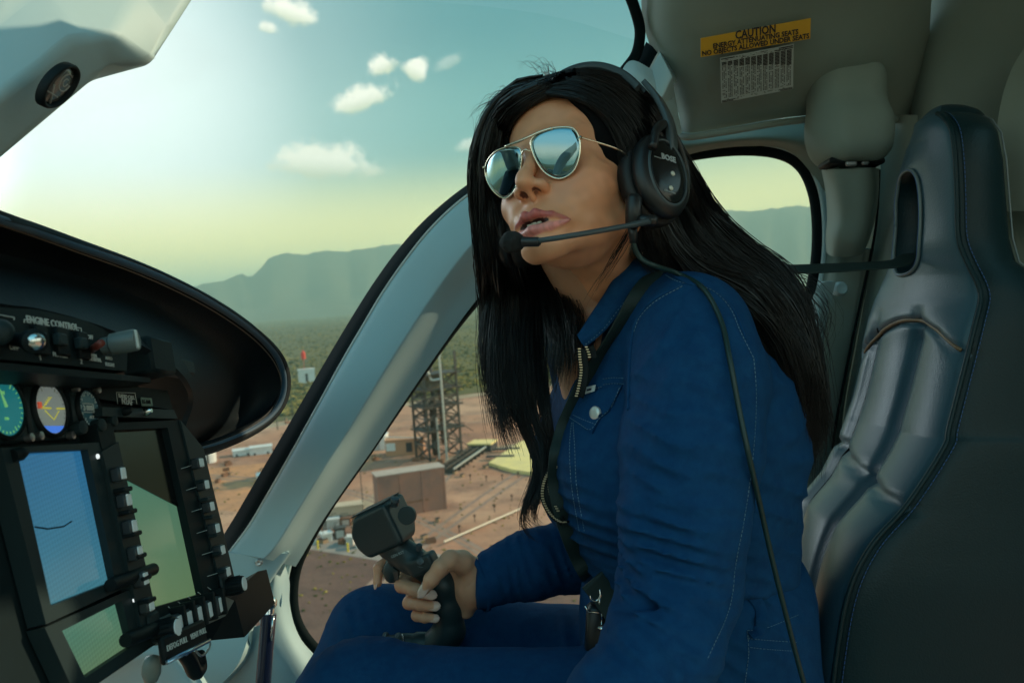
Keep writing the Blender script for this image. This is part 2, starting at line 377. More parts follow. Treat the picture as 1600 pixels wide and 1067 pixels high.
# ---------------------------------------------------------------- ground
def gmat(name,c1,c2,c3,s1,s2,rough=.9,bump=.4):
    m=bpy.data.materials.new(name); m.use_nodes=True; NN,LL=nodes(m); b=NN['Principled BSDF']; b.inputs['Roughness'].default_value=rough; b.inputs['Specular IOR Level'].default_value=.15
    g=NN.new('ShaderNodeNewGeometry')
    def nt(s,d,r=.6):
        n=NN.new('ShaderNodeTexNoise'); n.inputs['Scale'].default_value=s; n.inputs['Detail'].default_value=d; n.inputs['Roughness'].default_value=r; LL.new(g.outputs['Position'],n.inputs['Vector']); return n.outputs['Fac']
    def mr(x,a,bb):
        n=NN.new('ShaderNodeMapRange'); LL.new(x,n.inputs[0]); n.inputs['From Min'].default_value=a; n.inputs['From Max'].default_value=bb; return n.outputs[0]
    def mx(f,a,c):
        n=NN.new('ShaderNodeMix'); n.data_type='RGBA'; LL.new(f,n.inputs['Factor'])
        for s,x in(('A',a),('B',c)):
            if isinstance(x,tuple): n.inputs[s].default_value=(*x,1)
            else: LL.new(x,n.inputs[s])
        return n.outputs['Result']
    c=mx(mr(nt(s1,5),.4,.62),c1,c2); c=mx(mr(nt(s2,7,.7),.45,.75),c,c3); LL.new(c,b.inputs['Base Color'])
    q=NN.new('ShaderNodeBump'); q.inputs['Strength'].default_value=bump; q.inputs['Distance'].default_value=1.5; LL.new(nt(s2*1.5,8,.7),q.inputs['Height']); LL.new(q.outputs['Normal'],b.inputs['Normal'])
    return m
M_scrub=gmat('scrub_ground',(.15,.125,.045),(.08,.078,.03),(.05,.06,.024),.004,.03)
M_dirt=gmat('packed_dirt',(.42,.20,.125),(.54,.31,.205),(.17,.095,.075),.016,.055)
M_gravel=gmat('gravel_road',(.42,.32,.22),(.36,.27,.18),(.28,.2,.14),.02,.12)
M_shade_dirt=gmat('shaded_dirt',(.15,.085,.07),(.19,.11,.085),(.10,.065,.055),.02,.12)  # dark tone that paints the shaded stretch of the lower yard
gv=[(-26000,-26000,0),(26000,-26000,0),(26000,26000,0),(-26000,26000,0)]
tag(obj('ground',gv,[(0,1,2,3)],M_scrub,frame='w',smooth=False,org=(0,0,0)),kind='structure')
def flat(name,pix,z,m,ws=False,jit=0):
    P=np.array([G(*p) for p in pix]) if not ws else np.array(pix,float); P=np.c_[P[:,:2],np.full(len(P),z)]
    return tag(obj(name,P,[tuple(range(len(P)))],m,frame='w',smooth=False,org=(P[:,0].mean(),P[:,1].mean(),z)),kind='structure')
yard=[(-400,730),(0,712),(200,694),(330,676),(430,660),(560,640),(640,628),(760,612),(880,598),(1100,580),(1500,566)]
yp=[G(*p)[:2] for p in yard]; yp=[(x,y,0) for x,y in yp]+[(700,40,0),(500,-300,0),(-400,-300,0),(-500,100,0)]
flat('yard',yp,.03,M_dirt,ws=True)
def road(name,pix,wd,z,m):
    P=catmull([G(*p) for p in pix],8); T=np.gradient(P,axis=0); n=np.stack([-T[:,1],T[:,0],0*T[:,0]],1); n/=np.linalg.norm(n,axis=1,keepdims=True)
    v=np.concatenate([P+n*wd/2,P-n*wd/2]); v[:,2]=z; k=len(P); tag(obj(name,v,[(i,i+1,k+i+1,k+i) for i in range(k-1)],m,frame='w',smooth=False,org=(*P.mean(0)[:2],z)),kind='structure')
road('road',[(0,716),(200,699),(330,680),(430,664),(560,643),(640,631),(760,615),(880,600),(1100,582),(1500,568)],13,.05,M_gravel)
road('path',[(560,800),(640,745),(700,720),(780,700),(1000,668)],7,.045,M_gravel)
road('apron_road',[(250,850),(420,838),(520,852),(700,880),(900,905),(1200,930)],9,.05,mat('concrete_path',(.30,.25,.22),.9,var=(.2,.5,(.2,.16,.14)),coord='Object'))
M_track=mat('wheel_tracks',(.22,.14,.11),.95,var=(.3,.7,(.42,.26,.19)),coord='Object')
for k,(pp_,wd_) in enumerate([([(330,742),(450,752),(560,770),(700,830),(820,900)],1.4),([(330,747),(450,757),(560,776),(700,838),(815,908)],1.2),([(720,700),(690,760),(600,812),(470,830)],1.3),([(880,690),(760,770),(650,850),(560,930)],1.5),([(892,696),(772,776),(662,856),(570,940)],1.5),([(600,660),(700,650),(820,640),(1000,625)],2.2),([(560,690),(620,668),(700,662),(900,650)],1.6)]): road('wheel_track',pp_,wd_,.056+.001*k,M_track)
flat('lower_yard_shade',[(200,870),(420,850),(520,864),(700,892),(900,920),(1300,960),(1400,1250),(100,1250)],.04,M_shade_dirt)
flat('pale_yard',[(300,735),(430,722),(560,700),(600,712),(470,790),(380,800),(250,790)],.042,gmat('orange_dirt',(.62,.29,.14),(.46,.24,.14),(.30,.16,.10),.03,.12))
# hills
M_hill=gmat('hill_rock',(.10,.10,.06),(.07,.08,.05),(.14,.12,.08),.0007,.003,bump=.2)
def hills():
    prof=[(-700,452),(-300,448),(100,452),(300,447),(340,441),(362,433),(374,427),(384,432),(390,435),(400,427),(410,415),(418,404),(432,399),(450,396),(480,397),(505,393),(520,391),(545,393),(570,389),(590,384),(620,383),(660,379),(760,372),(900,362),(1000,352),(1080,338),(1120,331),(1150,328),(1185,331),(1205,325),(1235,323),(1275,322),(1400,318),(1600,330),(2000,330),(2600,340)]
    px=np.array([p[0] for p in prof],float); py=np.array([p[1] for p in prof],float)
    xs=np.linspace(-700,2600,420); ys=np.interp(xs,px,py); ys=ys+1.2*np.sin(xs*.11)+.8*np.sin(xs*.29+1)
    rows=np.linspace(0,1,26); v=[]
    for i,x in enumerate(xs):
        r=MW@np.array([(x-800)/1200,1,-(ys[i]-533.5)/1200]); hd=math.hypot(r[0],r[1]); D=9500; top=r*(D/hd)+CP; h=top[2]; d=r[:2]/hd
        for t in rows:
            if t<.6:
                s=t/.6; gul=.5+.5*math.sin(x*.09+2*math.sin(x*.021)+s*2); dist=D-2600*(1-s)-350*gul*(1-s)*s*3; 
                z=h*(.0+.42*s**1.3+(.58*max(0,(s-.62)/.38)**1.1))*(1-.12*gul*(1-s)*s*4) 
            else: s=(t-.6)/.4; dist=D+2500*s; z=h*(1-s**2)+0
            v.append((d[0]*dist,d[1]*dist,z-2*(t==0)))
    m=len(xs);n=len(rows); f=[(i*n+j,(i+1)*n+j,(i+1)*n+j+1,i*n+j+1) for i in range(m-1) for j in range(n-1)]
    tag(obj('hills',v,f,M_hill,frame='w',org=(0,9000,0)),kind='structure')
hills()
# scrub: countless bushes, one object
def scrub():
    t=(1+5**.5)/2; ico=np.array([(-1,t,0),(1,t,0),(-1,-t,0),(1,-t,0),(0,-1,t),(0,1,t),(0,-1,-t),(0,1,-t),(t,0,-1),(t,0,1),(-t,0,-1),(-t,0,1)])/1.9
    icf=[(0,11,5),(0,5,1),(0,1,7),(0,7,10),(0,10,11),(1,5,9),(5,11,4),(11,10,2),(10,7,6),(7,1,8),(3,9,4),(3,4,2),(3,2,6),(3,6,8),(3,8,9),(4,9,5),(2,4,11),(6,2,10),(8,6,7),(9,8,1)]
    vs=[];fs=[];cs=[];n=0
    def bush(x,y,s,c):
        nonlocal n
        R=rng.normal(size=(12,3))*.22; v=(ico+R)*np.array([s,s,s*.62])*rng.uniform(.8,1.2,3)+np.array([x,y,s*.3]); vs.append(v); fs.extend([(a+n,b+n,c_+n) for a,b,c_ in icf]); n+=12; cs.append(np.repeat([c],12,0)*rng.uniform(.7,1.3,(12,1)))
    cl=[(.15,.125,.035),(.075,.08,.028),(.23,.17,.045),(.05,.058,.02),(.28,.21,.06)]
    k=0
    while k<19000:
        px=rng.uniform(-150,1650); py=503-.07*(px-400)+230*rng.random()**1.5; p=G(px,py)
        # beyond the road line
        ry=np.interp(px,[0,430,760,880,1500],[706,652,604,590,560])
        if py>ry or p[1]<0 : continue
        if (px<230 or px>900) and rng.random()<.55: continue
        d=math.hypot(p[0],p[1]); s=rng.uniform(.6,1.5)*(1+d/1800)
        if px<470 and py>560: s*=1.6
        for _ in range(3 if d<700 else 1): bush(p[0]+rng.normal()*s*.6,p[1]+rng.normal()*s*.6,s*rng.uniform(.5,1),cl[rng.integers(5)])
        k+=1
    for _ in range(900):
        px=rng.uniform(300,900); py=rng.uniform(650,960); p=G(px,py); bush(p[0],p[1],rng.uniform(.12,.45),cl[rng.integers(5)])
    m=mat('scrub_leaves',(.1,.12,.04),.9,attr='col',spec=.1)
    o=obj('scrub',np.concatenate(vs),fs,m,frame='w',smooth=False,org=(0,400,0)); vcol(o,np.concatenate(cs)); tag(o,'olive and yellow desert scrub spread over the plain beyond the road','scrub',kind='stuff')
scrub()
# ---------------------------------------------------------------- industrial site below
M_steel=mat('weathered_steel',(.05,.06,.06),.6,.5,var=(.4,.6,(.16,.09,.06))); M_white=mat('white_sheet',(.72,.72,.70),.6,var=(.3,.5,(.5,.46,.42)))
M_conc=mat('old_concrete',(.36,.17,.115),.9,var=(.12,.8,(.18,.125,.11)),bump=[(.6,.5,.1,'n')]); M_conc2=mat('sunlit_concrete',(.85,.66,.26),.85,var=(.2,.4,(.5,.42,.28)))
M_pipe=mat('galvanised_pipe',(.55,.58,.56),.4,.6); M_rust=mat('rusty_metal',(.20,.09,.05),.8); M_orange=mat('orange_block',(.52,.25,.13),.85,var=(.3,.5,(.42,.28,.2))); M_dark=mat('near_black',(.03,.03,.035),.8)  # last one: plain near-black for doors, slots, wheels and deck wall
def hgt(px,py,base): # height of a point seen at pixel, standing over ground point base
    r=MW@np.array([(px-800)/1200,1,-(py-533.5)/1200]); k=math.hypot(base[0],base[1])/math.hypot(r[0],r[1]); return CAMH+r[2]*k
fwd_=lambda p: unit(np.array([p[0],p[1],0])); rgt_=lambda p: np.array([fwd_(p)[1],-fwd_(p)[0],0])
ZU=np.array([0,0,1.])
def tower():
    b=G(689,713); F=fwd_(b);R=rgt_(b); H=hgt(697,548,b); r=thing('launch_tower','tall dark lattice steel test tower with platforms and pipes','tower',b,frame='w')
    q=rotated=[R*math.cos(.5)+F*math.sin(.5),-R*math.sin(.5)+F*math.cos(.5)]
    c=[(-7.5,-5),(6.5,-5),(6.5,6),(-7.5,6)]; C=[b+q[0]*x+q[1]*y for x,y in c]
    for i,p in enumerate(C):
        h=H*(.93,1.0,.86,.8)[i]; m=MB(); m.box(p+ZU*h/2,(.75,.75,h),np.stack([q[0],q[1],ZU],1)); m.build('column',M_steel,r,'w')
    for z in (.28,.5,.66,.8):
        m=MB(); m.box(b+ZU*H*z+q[0]*(-.5),(17,13,.5),np.stack([q[0],q[1],ZU],1)); 
        for s in(-1,1):
            m.box(b+ZU*(H*z+1.3)+q[1]*s*6.4,(17,.12,.12),np.stack([q[0],q[1],ZU],1)); m.box(b+ZU*(H*z+1.3)+q[0]*(s*8.4-.5),(.12,13,.12),np.stack([q[0],q[1],ZU],1))
            for k in range(7): m.box(b+ZU*(H*z+.7)+q[1]*s*6.4+q[0]*(k*2.7-8.5),(.1,.1,1.3))
        m.build('platform',M_steel,r,'w')
    lv=[0,.14,.28,.39,.5,.58,.66,.8]
    for a in range(4):
        p0,p1=C[a],C[(a+1)%4]; m=MB()
        for i in range(len(lv)-1):
            z0,z1=H*lv[i],H*lv[i+1]
            for (s,e) in ((p0,p1),(p1,p0)): m.tube([s+ZU*z0,e+ZU*z1],.28,5)
            m.tube([p0+ZU*z1,p1+ZU*z1],.25,5)
        m.build('brace',M_steel,r,'w')
    for k,(x,y,rr,z0,z1) in enumerate([(-2,0,1.5,.02,.55),(2.4,1,1.1,.1,.7),(0,3,.8,0,.86),(-4.4,2,.7,.3,.62)]):
        m=MB(); m.lathe(b+q[0]*x+q[1]*y,ZU,[(rr*.6,H*z0),(rr,H*z0+.8),(rr,H*z1-.8),(rr*.5,H*z1)],12); m.build('tank',M_steel if k!=1 else M_rust,r,'w',sharp=40)
    m=MB(); m.box(b+q[0]*-1.5+ZU*H*.72,(6,7,H*.16),np.stack([q[0],q[1],ZU],1)); m.build('equipment_room',mat('cladding',(.16,.13,.08),.8,var=(.4,.5,(.08,.08,.06))),r,'w')
    t=MB(); pa=b-F*7+R*2.2; t.tube([pa,pa+ZU*H*.98],.42,8); t.lathe(pa+ZU*H*.97,ZU,[(.3,0),(.75,.5),(.75,1.6),(.2,2.2)],10); t.build('vent_pipe',M_pipe,r,'w',sharp=40)
    t=MB(); z=H*.84; t.tube(catmull([pa+ZU*(z-3.5),pa-R*3.5+ZU*(z-3.6),pa-R*4.6+ZU*(z-1),pa-R*6+ZU*z,pa-R*15+ZU*(z-.4)],6),.45,8); t.build('cross_pipe',M_pipe,r,'w',sharp=60)
    t=MB(); t.tube([pa-R*2.8+ZU*.3,pa-R*2.8+ZU*H*.4],.35,8); t.build('riser_pipe',M_pipe,r,'w')
    # diagonal guy lines
    for (dx,dz,ex) in ((-9,.66,13),(-9,.5,12)):
        m=MB(); m.tube([b+R*dx+ZU*H*dz-F*6,b+R*ex+ZU*H*(dz-.42)-F*6],.18,5); m.build('diagonal_tie',M_steel,r,'w')
tower()
def block(name,label,cat,px0,px1,pyb,pyt,depth,m,cap=None,rot=0,extra=None,group=None):
    b=G((px0+px1)/2,pyb); F=fwd_(b);R=rgt_(b); D=math.hypot(b[0],b[1])*1.02; wd=(px1-px0)/1200*D; h=hgt((px0+px1)/2,pyt,b)
    if rot: F,R=math.cos(rot)*F+math.sin(rot)*R,math.cos(rot)*R-math.sin(rot)*F
    A=np.stack([R,F,ZU],1); r=thing(name,label,cat,b,group,frame='w'); c=b+F*depth/2
    mb=MB(); mb.box(c+ZU*h/2,(wd,depth,h),A); mb.build('wall',m,r,'w')
    mb=MB(); mb.box(c+ZU*(h+.15),(wd+.5,depth+.5,.3),A); mb.build('roof',cap or m,r,'w')
    if extra: extra(r,b,R,F,A,wd,h)
    return r
def blk_x(r,b,R,F,A,wd,h):
    m=MB(); m.box(b+R*wd*.06-F*.1+ZU*h*.30,(wd*.34,.2,.5),A); m.box(b-R*wd*.11-F*.1+ZU*h*.15,(.3,.2,h*.3),A); m.build('ledge',M_rust,r,'w')
    for i in range(4):
        m=MB(); m.box(b+R*wd*(-.49+i*.325)-F*.12+ZU*h*.5,(.5,.25,h*.98),A); m.build('buttress',M_conc,r,'w')
block('blast_wall_building','square brown concrete block building beside the test tower','building',594,700,803,737,6.5,M_conc,mat('pale_coping',(.45,.36,.31),.9,var=(.5,.5,(.3,.24,.2))),rot=-.22,extra=blk_x)
def shed_x(r,b,R,F,A,wd,h):
    m=MB(); m.box(b+R*wd*.12-F*.08+ZU*h*.42,(wd*.3,.16,h*.72),A); m.build('roller_door',mat('grey_door',(.45,.45,.45),.6,bump=[(3,.6,.1,'wave')]),r,'w')
block('white_shed','white storage shed with grey door near the orange block wall','shed',566,602,704,683,9,M_white,rot=.2,extra=shed_x)
def ob_x(r,b,R,F,A,wd,h):
    m=MB(); m.box(b+R*wd*.12-F*.08+ZU*h*.5,(2.4,.16,h*.62),A); m.build('door',M_dark,r,'w')
    m=MB(); m.box(b-R*wd*.36-F*.08+ZU*h*.6,(3.6,.16,h*.5),A); m.build('sign_board',M_white,r,'w')
    m=MB(); m.tube([b-R*wd*.7-F*.5+ZU*h*1.35,b+R*wd*.5-F*.5+ZU*h*1.05],.22,6); m.build('pipe',M_white,r,'w')
block('orange_block_building','low orange block building with dark door left of the tower','building',604,662,711,687,8,M_orange,rot=.1,extra=ob_x)
block('pump_house','grey white cabin with a red beacon beyond the windshield pillar','cabin',468,492,598,577,8,M_white,extra=lambda r,b,R,F,A,wd,h:(MB().lathe(b-R*wd*.1+ZU*h,ZU,[(.15,0),(.15,h*.75),(1.9,h*.8),(1.9,h*1.25),(.2,h*1.45)],8).build('red_beacon',mat('red_paint',(.75,.05,.03),.5),r,'w'),MB().box(b-F*.1+ZU*h*.4,(2,.2,h*.6),A).build('door',M_steel,r,'w')))
for i,(a,c,yb,yt,lab) in enumerate([(366,392,712,704,'left white trailer parked by the dirt road'),(393,424,710,699,'taller white trailer behind the windshield pillar'),(404,440,752,742,'long low white trailer half hidden by the pillar')]):
    def tx(r,b,R,F,A,wd,h):
        for s in(-.3,.3):
            m=MB(); m.lathe(b+R*wd*s-F*.1+ZU*.5,F,[(.5,-.2),(.5,.2)],10); m.build('wheel',M_dark,r,'w')
    block('trailer',lab,'trailer',a,c,yb,yt,6,M_white,extra=tx,group='white trailers by the road')
def tank():
    b=G(325,722); D=math.hypot(*b[:2]); rr=12/1200*D; h=hgt(325,699,b); r=thing('water_tank','round white water tank beside the glareshield edge','tank',b,frame='w')
    MB().lathe(b,ZU,[(rr,0),(rr,h*.9),(rr*.6,h),(.3,h*1.05)],20).build('shell',M_white,r,'w',sharp=40); MB().box(b-fwd_(b)*rr+ZU*h/2,(.7,.3,h)).build('ladder',M_steel,r,'w')
tank()
# raised sunlit slab with slots, ramp structure
def slab():
    px=[(764,722),(812,690),(845,680),(905,676),(960,680),(960,748),(862,742),(800,733)]; P=np.array([G(*p,z=1.2) for p in px]); P[:,2]=1.2
    c=P.mean(0).copy(); c[2]=0; r=thing('concrete_pad','pale yellow sunlit concrete pad with two dark slots','platform',c,frame='w')
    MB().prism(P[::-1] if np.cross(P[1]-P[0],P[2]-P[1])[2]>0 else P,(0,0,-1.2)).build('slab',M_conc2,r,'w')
    for (x0,y0,x1,y1) in ((770,702,812,700),(760,713,803,712)):
        a=G(x0,y0,1.25);b2=G(x1,y1,1.25); d=unit(b2-a); n=np.array([-d[1],d[0],0]); MB().box((a+b2)/2,(np.linalg.norm(b2-a),2.2,.5),np.stack([d,n,ZU],1)).build('slot_cover',M_dark,r,'w')
slab()
def ramp_():
    a=G(697,742);b=G(752,704); r=thing('flame_trench','dark steel trench ramp running from the tower base','trench',(a+b)/2*np.array([1,1,0]),frame='w'); d=unit(b-a); n=np.array([-d[1],d[0],0]); Ln=np.linalg.norm(b-a)
    for s in(-3,0,3): MB().box((a+b)/2+n*s+ZU*2.2,(Ln,.5,.6),np.stack([d,n,ZU],1)).build('rail',M_pipe if s<0 else M_steel,r,'w')
    for k in range(9):
        p=a+d*Ln*(k+.5)/9; MB().box(p+ZU*1.1,(.4,6.4,2.2),np.stack([d,n,ZU],1)).build('support',M_steel,r,'w')
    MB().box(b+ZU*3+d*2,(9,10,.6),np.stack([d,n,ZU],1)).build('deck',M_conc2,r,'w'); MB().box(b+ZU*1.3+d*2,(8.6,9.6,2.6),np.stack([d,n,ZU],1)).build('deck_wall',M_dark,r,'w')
ramp_()
def long_line():
    a=G(886,762,.9);b=G(694,846,.9); MBx=MB(); MBx.tube([a,(a+b)/2-ZU*.1,b],.22,8); o=MBx.build('pipeline',mat('pale_pipe',(.75,.62,.48),.6),None,'w'); tag(o,'long straight pale pipe crossing the dirt yard','pipe')
    posts=[(760,752),(735,750),(785,750),(810,746),(838,748),(773,800),(742,815),(800,783),(826,768),(850,752),(718,832),(860,790)]
    src=None
    for i,(x,y) in enumerate(posts):
        p=G(x,y)
        if src is None:
            r=thing('marker_post','thin dark marker post standing in the dirt yard','post',p,'marker posts in the yard','w'); MB().lathe(p,ZU,[(.14,0),(.14,2.0),(.05,2.1)],6).build('shaft',M_steel,r,'w'); MB().box(p+ZU*1.7,(.7,.12,.5)).build('marker_plate',M_rust,r,'w'); src=r
        else:
            c=src.copy(); COL.objects.link(c); c.location=p
            for ch in src.children: q=ch.copy(); COL.objects.link(q); q.parent=c
long_line()
def pole(name,lab,px,pyb,pyt,rad):
    b=G(px,pyb); h=hgt(px,pyt,b); r=thing(name,lab,'pole',b,frame='w'); MB().lathe(b,ZU,[(rad,0),(rad*.7,h)],8).build('shaft',M_steel,r,'w'); MB().box(b+ZU*h*.97,(1.6,.25,.25)).build('crossarm',M_steel,r,'w')
pole('utility_pole','thin dark pole standing left of the square concrete building',568,800,694,.14); pole('utility_pole','tall dark pole rising between glareshield and windshield pillar',434,672,598,.3); pole('utility_pole','short grey pole in the scrub under the glareshield',458,662,628,.25)
def junk():
    src=0
    wh=mat('crate_white',(.6,.56,.52),.7); 
    for i,(x0,x1,yb,yt,m,lab) in enumerate([(505,520,846,834,M_white,'small white equipment cabinet at the left end of the yard equipment'),(524,540,842,826,M_steel,'dark steel skid between white cabinets'),(541,552,852,840,wh,'pale cabinet beside the yellow bollard'),(494,504,838,826,M_rust,'rusty drum rack behind the white cabinet'),(512,530,826,812,wh,'upper pale container behind the steel skid'),(533,548,822,810,M_rust,'reddish tool crate behind the cabinets'),(480,494,850,838,M_white,'white box nearest the window seal'),(556,568,856,844,M_white,'white cabinet half behind the grip head')]):
        block('equipment_cabinet',lab,'cabinet',x0,x1,yb,yt,2.2,m,rot=(i%3-1)*.3,extra=lambda r,b,R,F,A,wd,h:(MB().box(b-F*.06+ZU*h*.5,(wd*.7,.12,h*.7),A).build('panel',M_pipe,r,'w'),MB().tube([b-R*wd*.4+ZU*h,b-R*wd*.4+ZU*h*1.7,b+R*wd*.3+ZU*h*1.7],.09,5).build('pipe',M_steel,r,'w')))
    block('long_container','long pale cream container behind the yard equipment','container',506,566,806,792,5,mat('cream_metal',(.55,.42,.30),.7),rot=.05)
    for x,y in ((544,862),(497,858)):
        b=G(x,y); o=MB().lathe(b,ZU,[(.22,0),(.22,1.7),(.3,1.75),(.3,2.2),(.1,2.3)],10).build('bollard',mat('yellow_paint',(.7,.5,.03),.6),None,'w',sharp=40); tag(o,'yellow bollard at the edge of the concrete path, '+('beside the pale cabinet' if x>520 else 'near the window seal'),'bollard')
junk()
def crates():
    m1=mat('weathered_wood',(.34,.22,.13),.8,var=(2,.5,(.2,.13,.08)),coord='Object'); src={}
    spots=[(r_.uniform(*a),r_.uniform(*b)) for a,b,n in (((486,560),(806,850),22),((318,430),(704,770),16),((566,600),(690,722),6),((640,760),(716,745),10),((600,700),(810,850),8),((430,470),(650,690),5)) for _ in range(n)]
    for i,(x,y) in enumerate(spots):
        p=G(x,y); k=i%2
        if k not in src:
            if k==0:
                r=thing('crate','weathered wooden crate lying in the dirt yard','crate',p,'crates scattered over the yard','w'); MB().box(p+ZU*.5,(1.6,1.1,1.0)).build('box',m1,r,'w'); MB().box(p+ZU*1.03,(1.7,1.2,.1)).build('lid',M_steel,r,'w')
            else:
                r=thing('scrap_bin','rusty open scrap bin standing in the dirt yard','bin',p,'scrap bins scattered over the yard','w'); mb=MB()
                for sx in(-1,1): mb.box(p+np.array([sx*1.2,0,.6]),(.1,1.5,1.2)); mb.box(p+np.array([0,sx*.7,.6]),(2.3,.1,1.2))
                mb.build('side_panels',M_rust,r,'w'); MB().box(p+ZU*.3,(2.2,1.3,.5)).build('scrap',M_pipe,r,'w')
            src[k]=r
        else:
            c=src[k].copy(); COL.objects.link(c); c.location=p; c.rotation_euler=(0,0,r_.uniform(0,6))
            for ch in src[k].children: q=ch.copy(); COL.objects.link(q); q.parent=c
r_=random.Random(5); crates()
# haze: air over the whole scene
def haze():
    m=bpy.data.materials.new('air'); m.use_nodes=True; NN,LL=nodes(m); NN.remove(NN['Principled BSDF']); v=NN.new('ShaderNodeVolumePrincipled'); v.inputs['Color'].default_value=(.60,.90,.80,1); v.inputs['Density'].default_value=.00011; v.inputs['Anisotropy'].default_value=0
    LL.new(v.outputs[0],NN['Material Output'].inputs['Volume'])
    mb=MB(); mb.box((0,0,649),(51000,51000,1302)); o=mb.build('haze',m,None,'w',org=(0,0,-2)); tag(o,kind='stuff',label='pale green haze filling the air over the plain',cat='haze'); return o
if HAZE: haze()
# ---------------------------------------------------------------- helicopter cabin
M_trim=mat('grey_cabin_trim',(.40,.56,.60),.55,bump=[(420,.06,.0006,'n'),(7,.12,.004,'n')],var=(5,.25,(.35,.49,.53)),spec=.3)
M_trim2=mat('grey_textured_trim',(.22,.275,.25),.65,bump=[(600,.12,.0006,'n'),(9,.10,.004,'n')],var=(6,.3,(.185,.23,.205)),spec=.15)
M_rubber=mat('black_rubber_seal',(.004,.010,.012),.8,bump=[(200,.1,.001,'n')],spec=.08)
M_line=mat('bright_seal_lip',(.55,.58,.56),.35)
M_black=mat('matt_black_plastic',(.007,.012,.014),.5,bump=[(500,.15,.0005,'n')],spec=.15)
M_chrome=mat('polished_steel',(.75,.75,.74),.14,1)
M_steelc=mat('satin_steel',(.45,.46,.46),.35,.9)
M_glass=glass('window_glass',refl=.025)
cabin=thing('helicopter_cabin','pale grey helicopter cabin shell with curved windshield pillar and door window','helicopter',(0.4,1.3,-.75))
# windshield pillar: rows from the outer edge to the door window edge
pl=[(1010,66,1.30),(985,108,1.30),(940,140,1.32),(870,187,1.36),(800,237,1.39),(735,285,1.41),(698,313,1.42),(658,349,1.43),(620,392,1.44),(585,440,1.45),(553,490,1.45),(518,548,1.45),(480,613,1.45),(440,682,1.44),(400,750,1.43),(368,805,1.42),(340,850,1.42)]
pb=[(1030,80,1.27),(1003,122,1.27),(950,156,1.29),(880,203,1.32),(810,250,1.34),(745,294,1.36),(708,322,1.37),(669,360,1.38),(633,405,1.39),(598,455,1.40),(568,505,1.40),(534,563,1.40),(498,628,1.40),(458,700,1.39),(419,768,1.38),(388,820,1.37),(357,862,1.36)]
pr=[(1050,120,1.22),(1028,160,1.22),(975,205,1.24),(905,250,1.26),(845,290,1.28),(790,330,1.30),(755,362,1.31),(717,405,1.31),(680,455,1.32),(645,507,1.32),(613,558,1.32),(578,615,1.32),(542,675,1.32),(503,735,1.31),(463,800,1.31),(432,850,1.31),(412,872,1.31)]
pq=[(1062,190,1.30),(1040,215,1.30),(1000,245,1.32),(945,285,1.33),(890,325,1.34),(835,372,1.35),(800,405,1.36),(764,445,1.37),(728,490,1.37),(692,540,1.37),(656,592,1.37),(618,648,1.37),(580,705,1.37),(542,758,1.37),(505,812,1.37),(478,858,1.37),(462,885,1.37)]
k_=lambda rows,a,dd: [V(*(np.array(p)+np.array(q))) for p,q in zip(rows,[(a*.8,a*.55,dd)]*len(rows))]
mid=lambda A,B,t,dd=0: [V(*(np.array(a)*(1-t)+np.array(b)*t+np.array([0,0,dd]))) for a,b in zip(A,B)]
sheet('windshield_pillar',[Vs(pb),mid(pb,pr,.12,-.012),mid(pb,pr,.55,-.012),mid(pb,pr,.93,-.004),mid(pr,pq,.1,-.002),mid(pr,pq,.55,.004),Vs(pq)],M_trim,cabin,thick=.03,sub=5)
sheet('windshield_seal',[Vs(pl),mid(pl,pb,.5,-.004),mid(pl,pb,1.02,.004)],M_rubber,cabin,thick=.02,sub=5)
MB().tube(catmull(mid(pl,pb,1.06,-.006),5),.0022,8).build('seal_lip',M_line,cabin,smooth=True)
# door window opening
wo=[(500,1012),(472,975),(463,935),(468,890),(485,850),(520,790),(575,712),(640,617),(700,532),(750,470),(800,417),(870,352),(950,298),(1020,264),(1080,249),(1150,241),(1210,245),(1245,263),(1264,300),(1271,350),(1269,410),(1258,470),(1243,560),(1232,650),(1226,760),(1215,880),(1190,985),(1100,1040),(900,1056),(650,1060),(548,1047)]
wo=catmull(np.array(wo,float),5,closed=True)
T_=np.roll(wo,-1,0)-np.roll(wo,1,0); T_/=np.linalg.norm(T_,axis=1,keepdims=True); No=np.stack([T_[:,1],-T_[:,0]],1)
if np.dot(No[0],wo[0]-wo.mean(0))<0: No=-No
def ring(off,d): q=wo+No*off; return np.array([V(x,y,d) for x,y in q])
loft('door_window_seal',[ring(-3,1.425),ring(0,1.408),ring(9,1.402),ring(14,1.408),ring(15,1.43),ring(-3,1.44)],M_rubber,cabin,cap=False)
loft('door_window_frame',[ring(13,1.42),ring(13.5,1.40),ring(16,1.394),ring(20,1.394),ring(22,1.40),ring(26,1.398),ring(40,1.392),ring(60,1.40),ring(62,1.46),ring(12,1.46)],M_trim,cabin,cap=False)
q=ring(1,1.432); obj('door_window',q,[tuple(range(len(q)))],M_glass,cabin,smooth=False)
# windshield glass: wraps from the pillar round the nose
gl=[]
for (x,y,d) in pl: gl.append([V(x+8,y+5,d+.012),V(x-170,y-45,d+.16),V(x-420,y-70,d+.22),V(x-760,y-90,d+.02),V(x-1050,y-90,d-.35)])
pane('windshield',gl[::2][::-1],M_glass,cabin,sub=3)
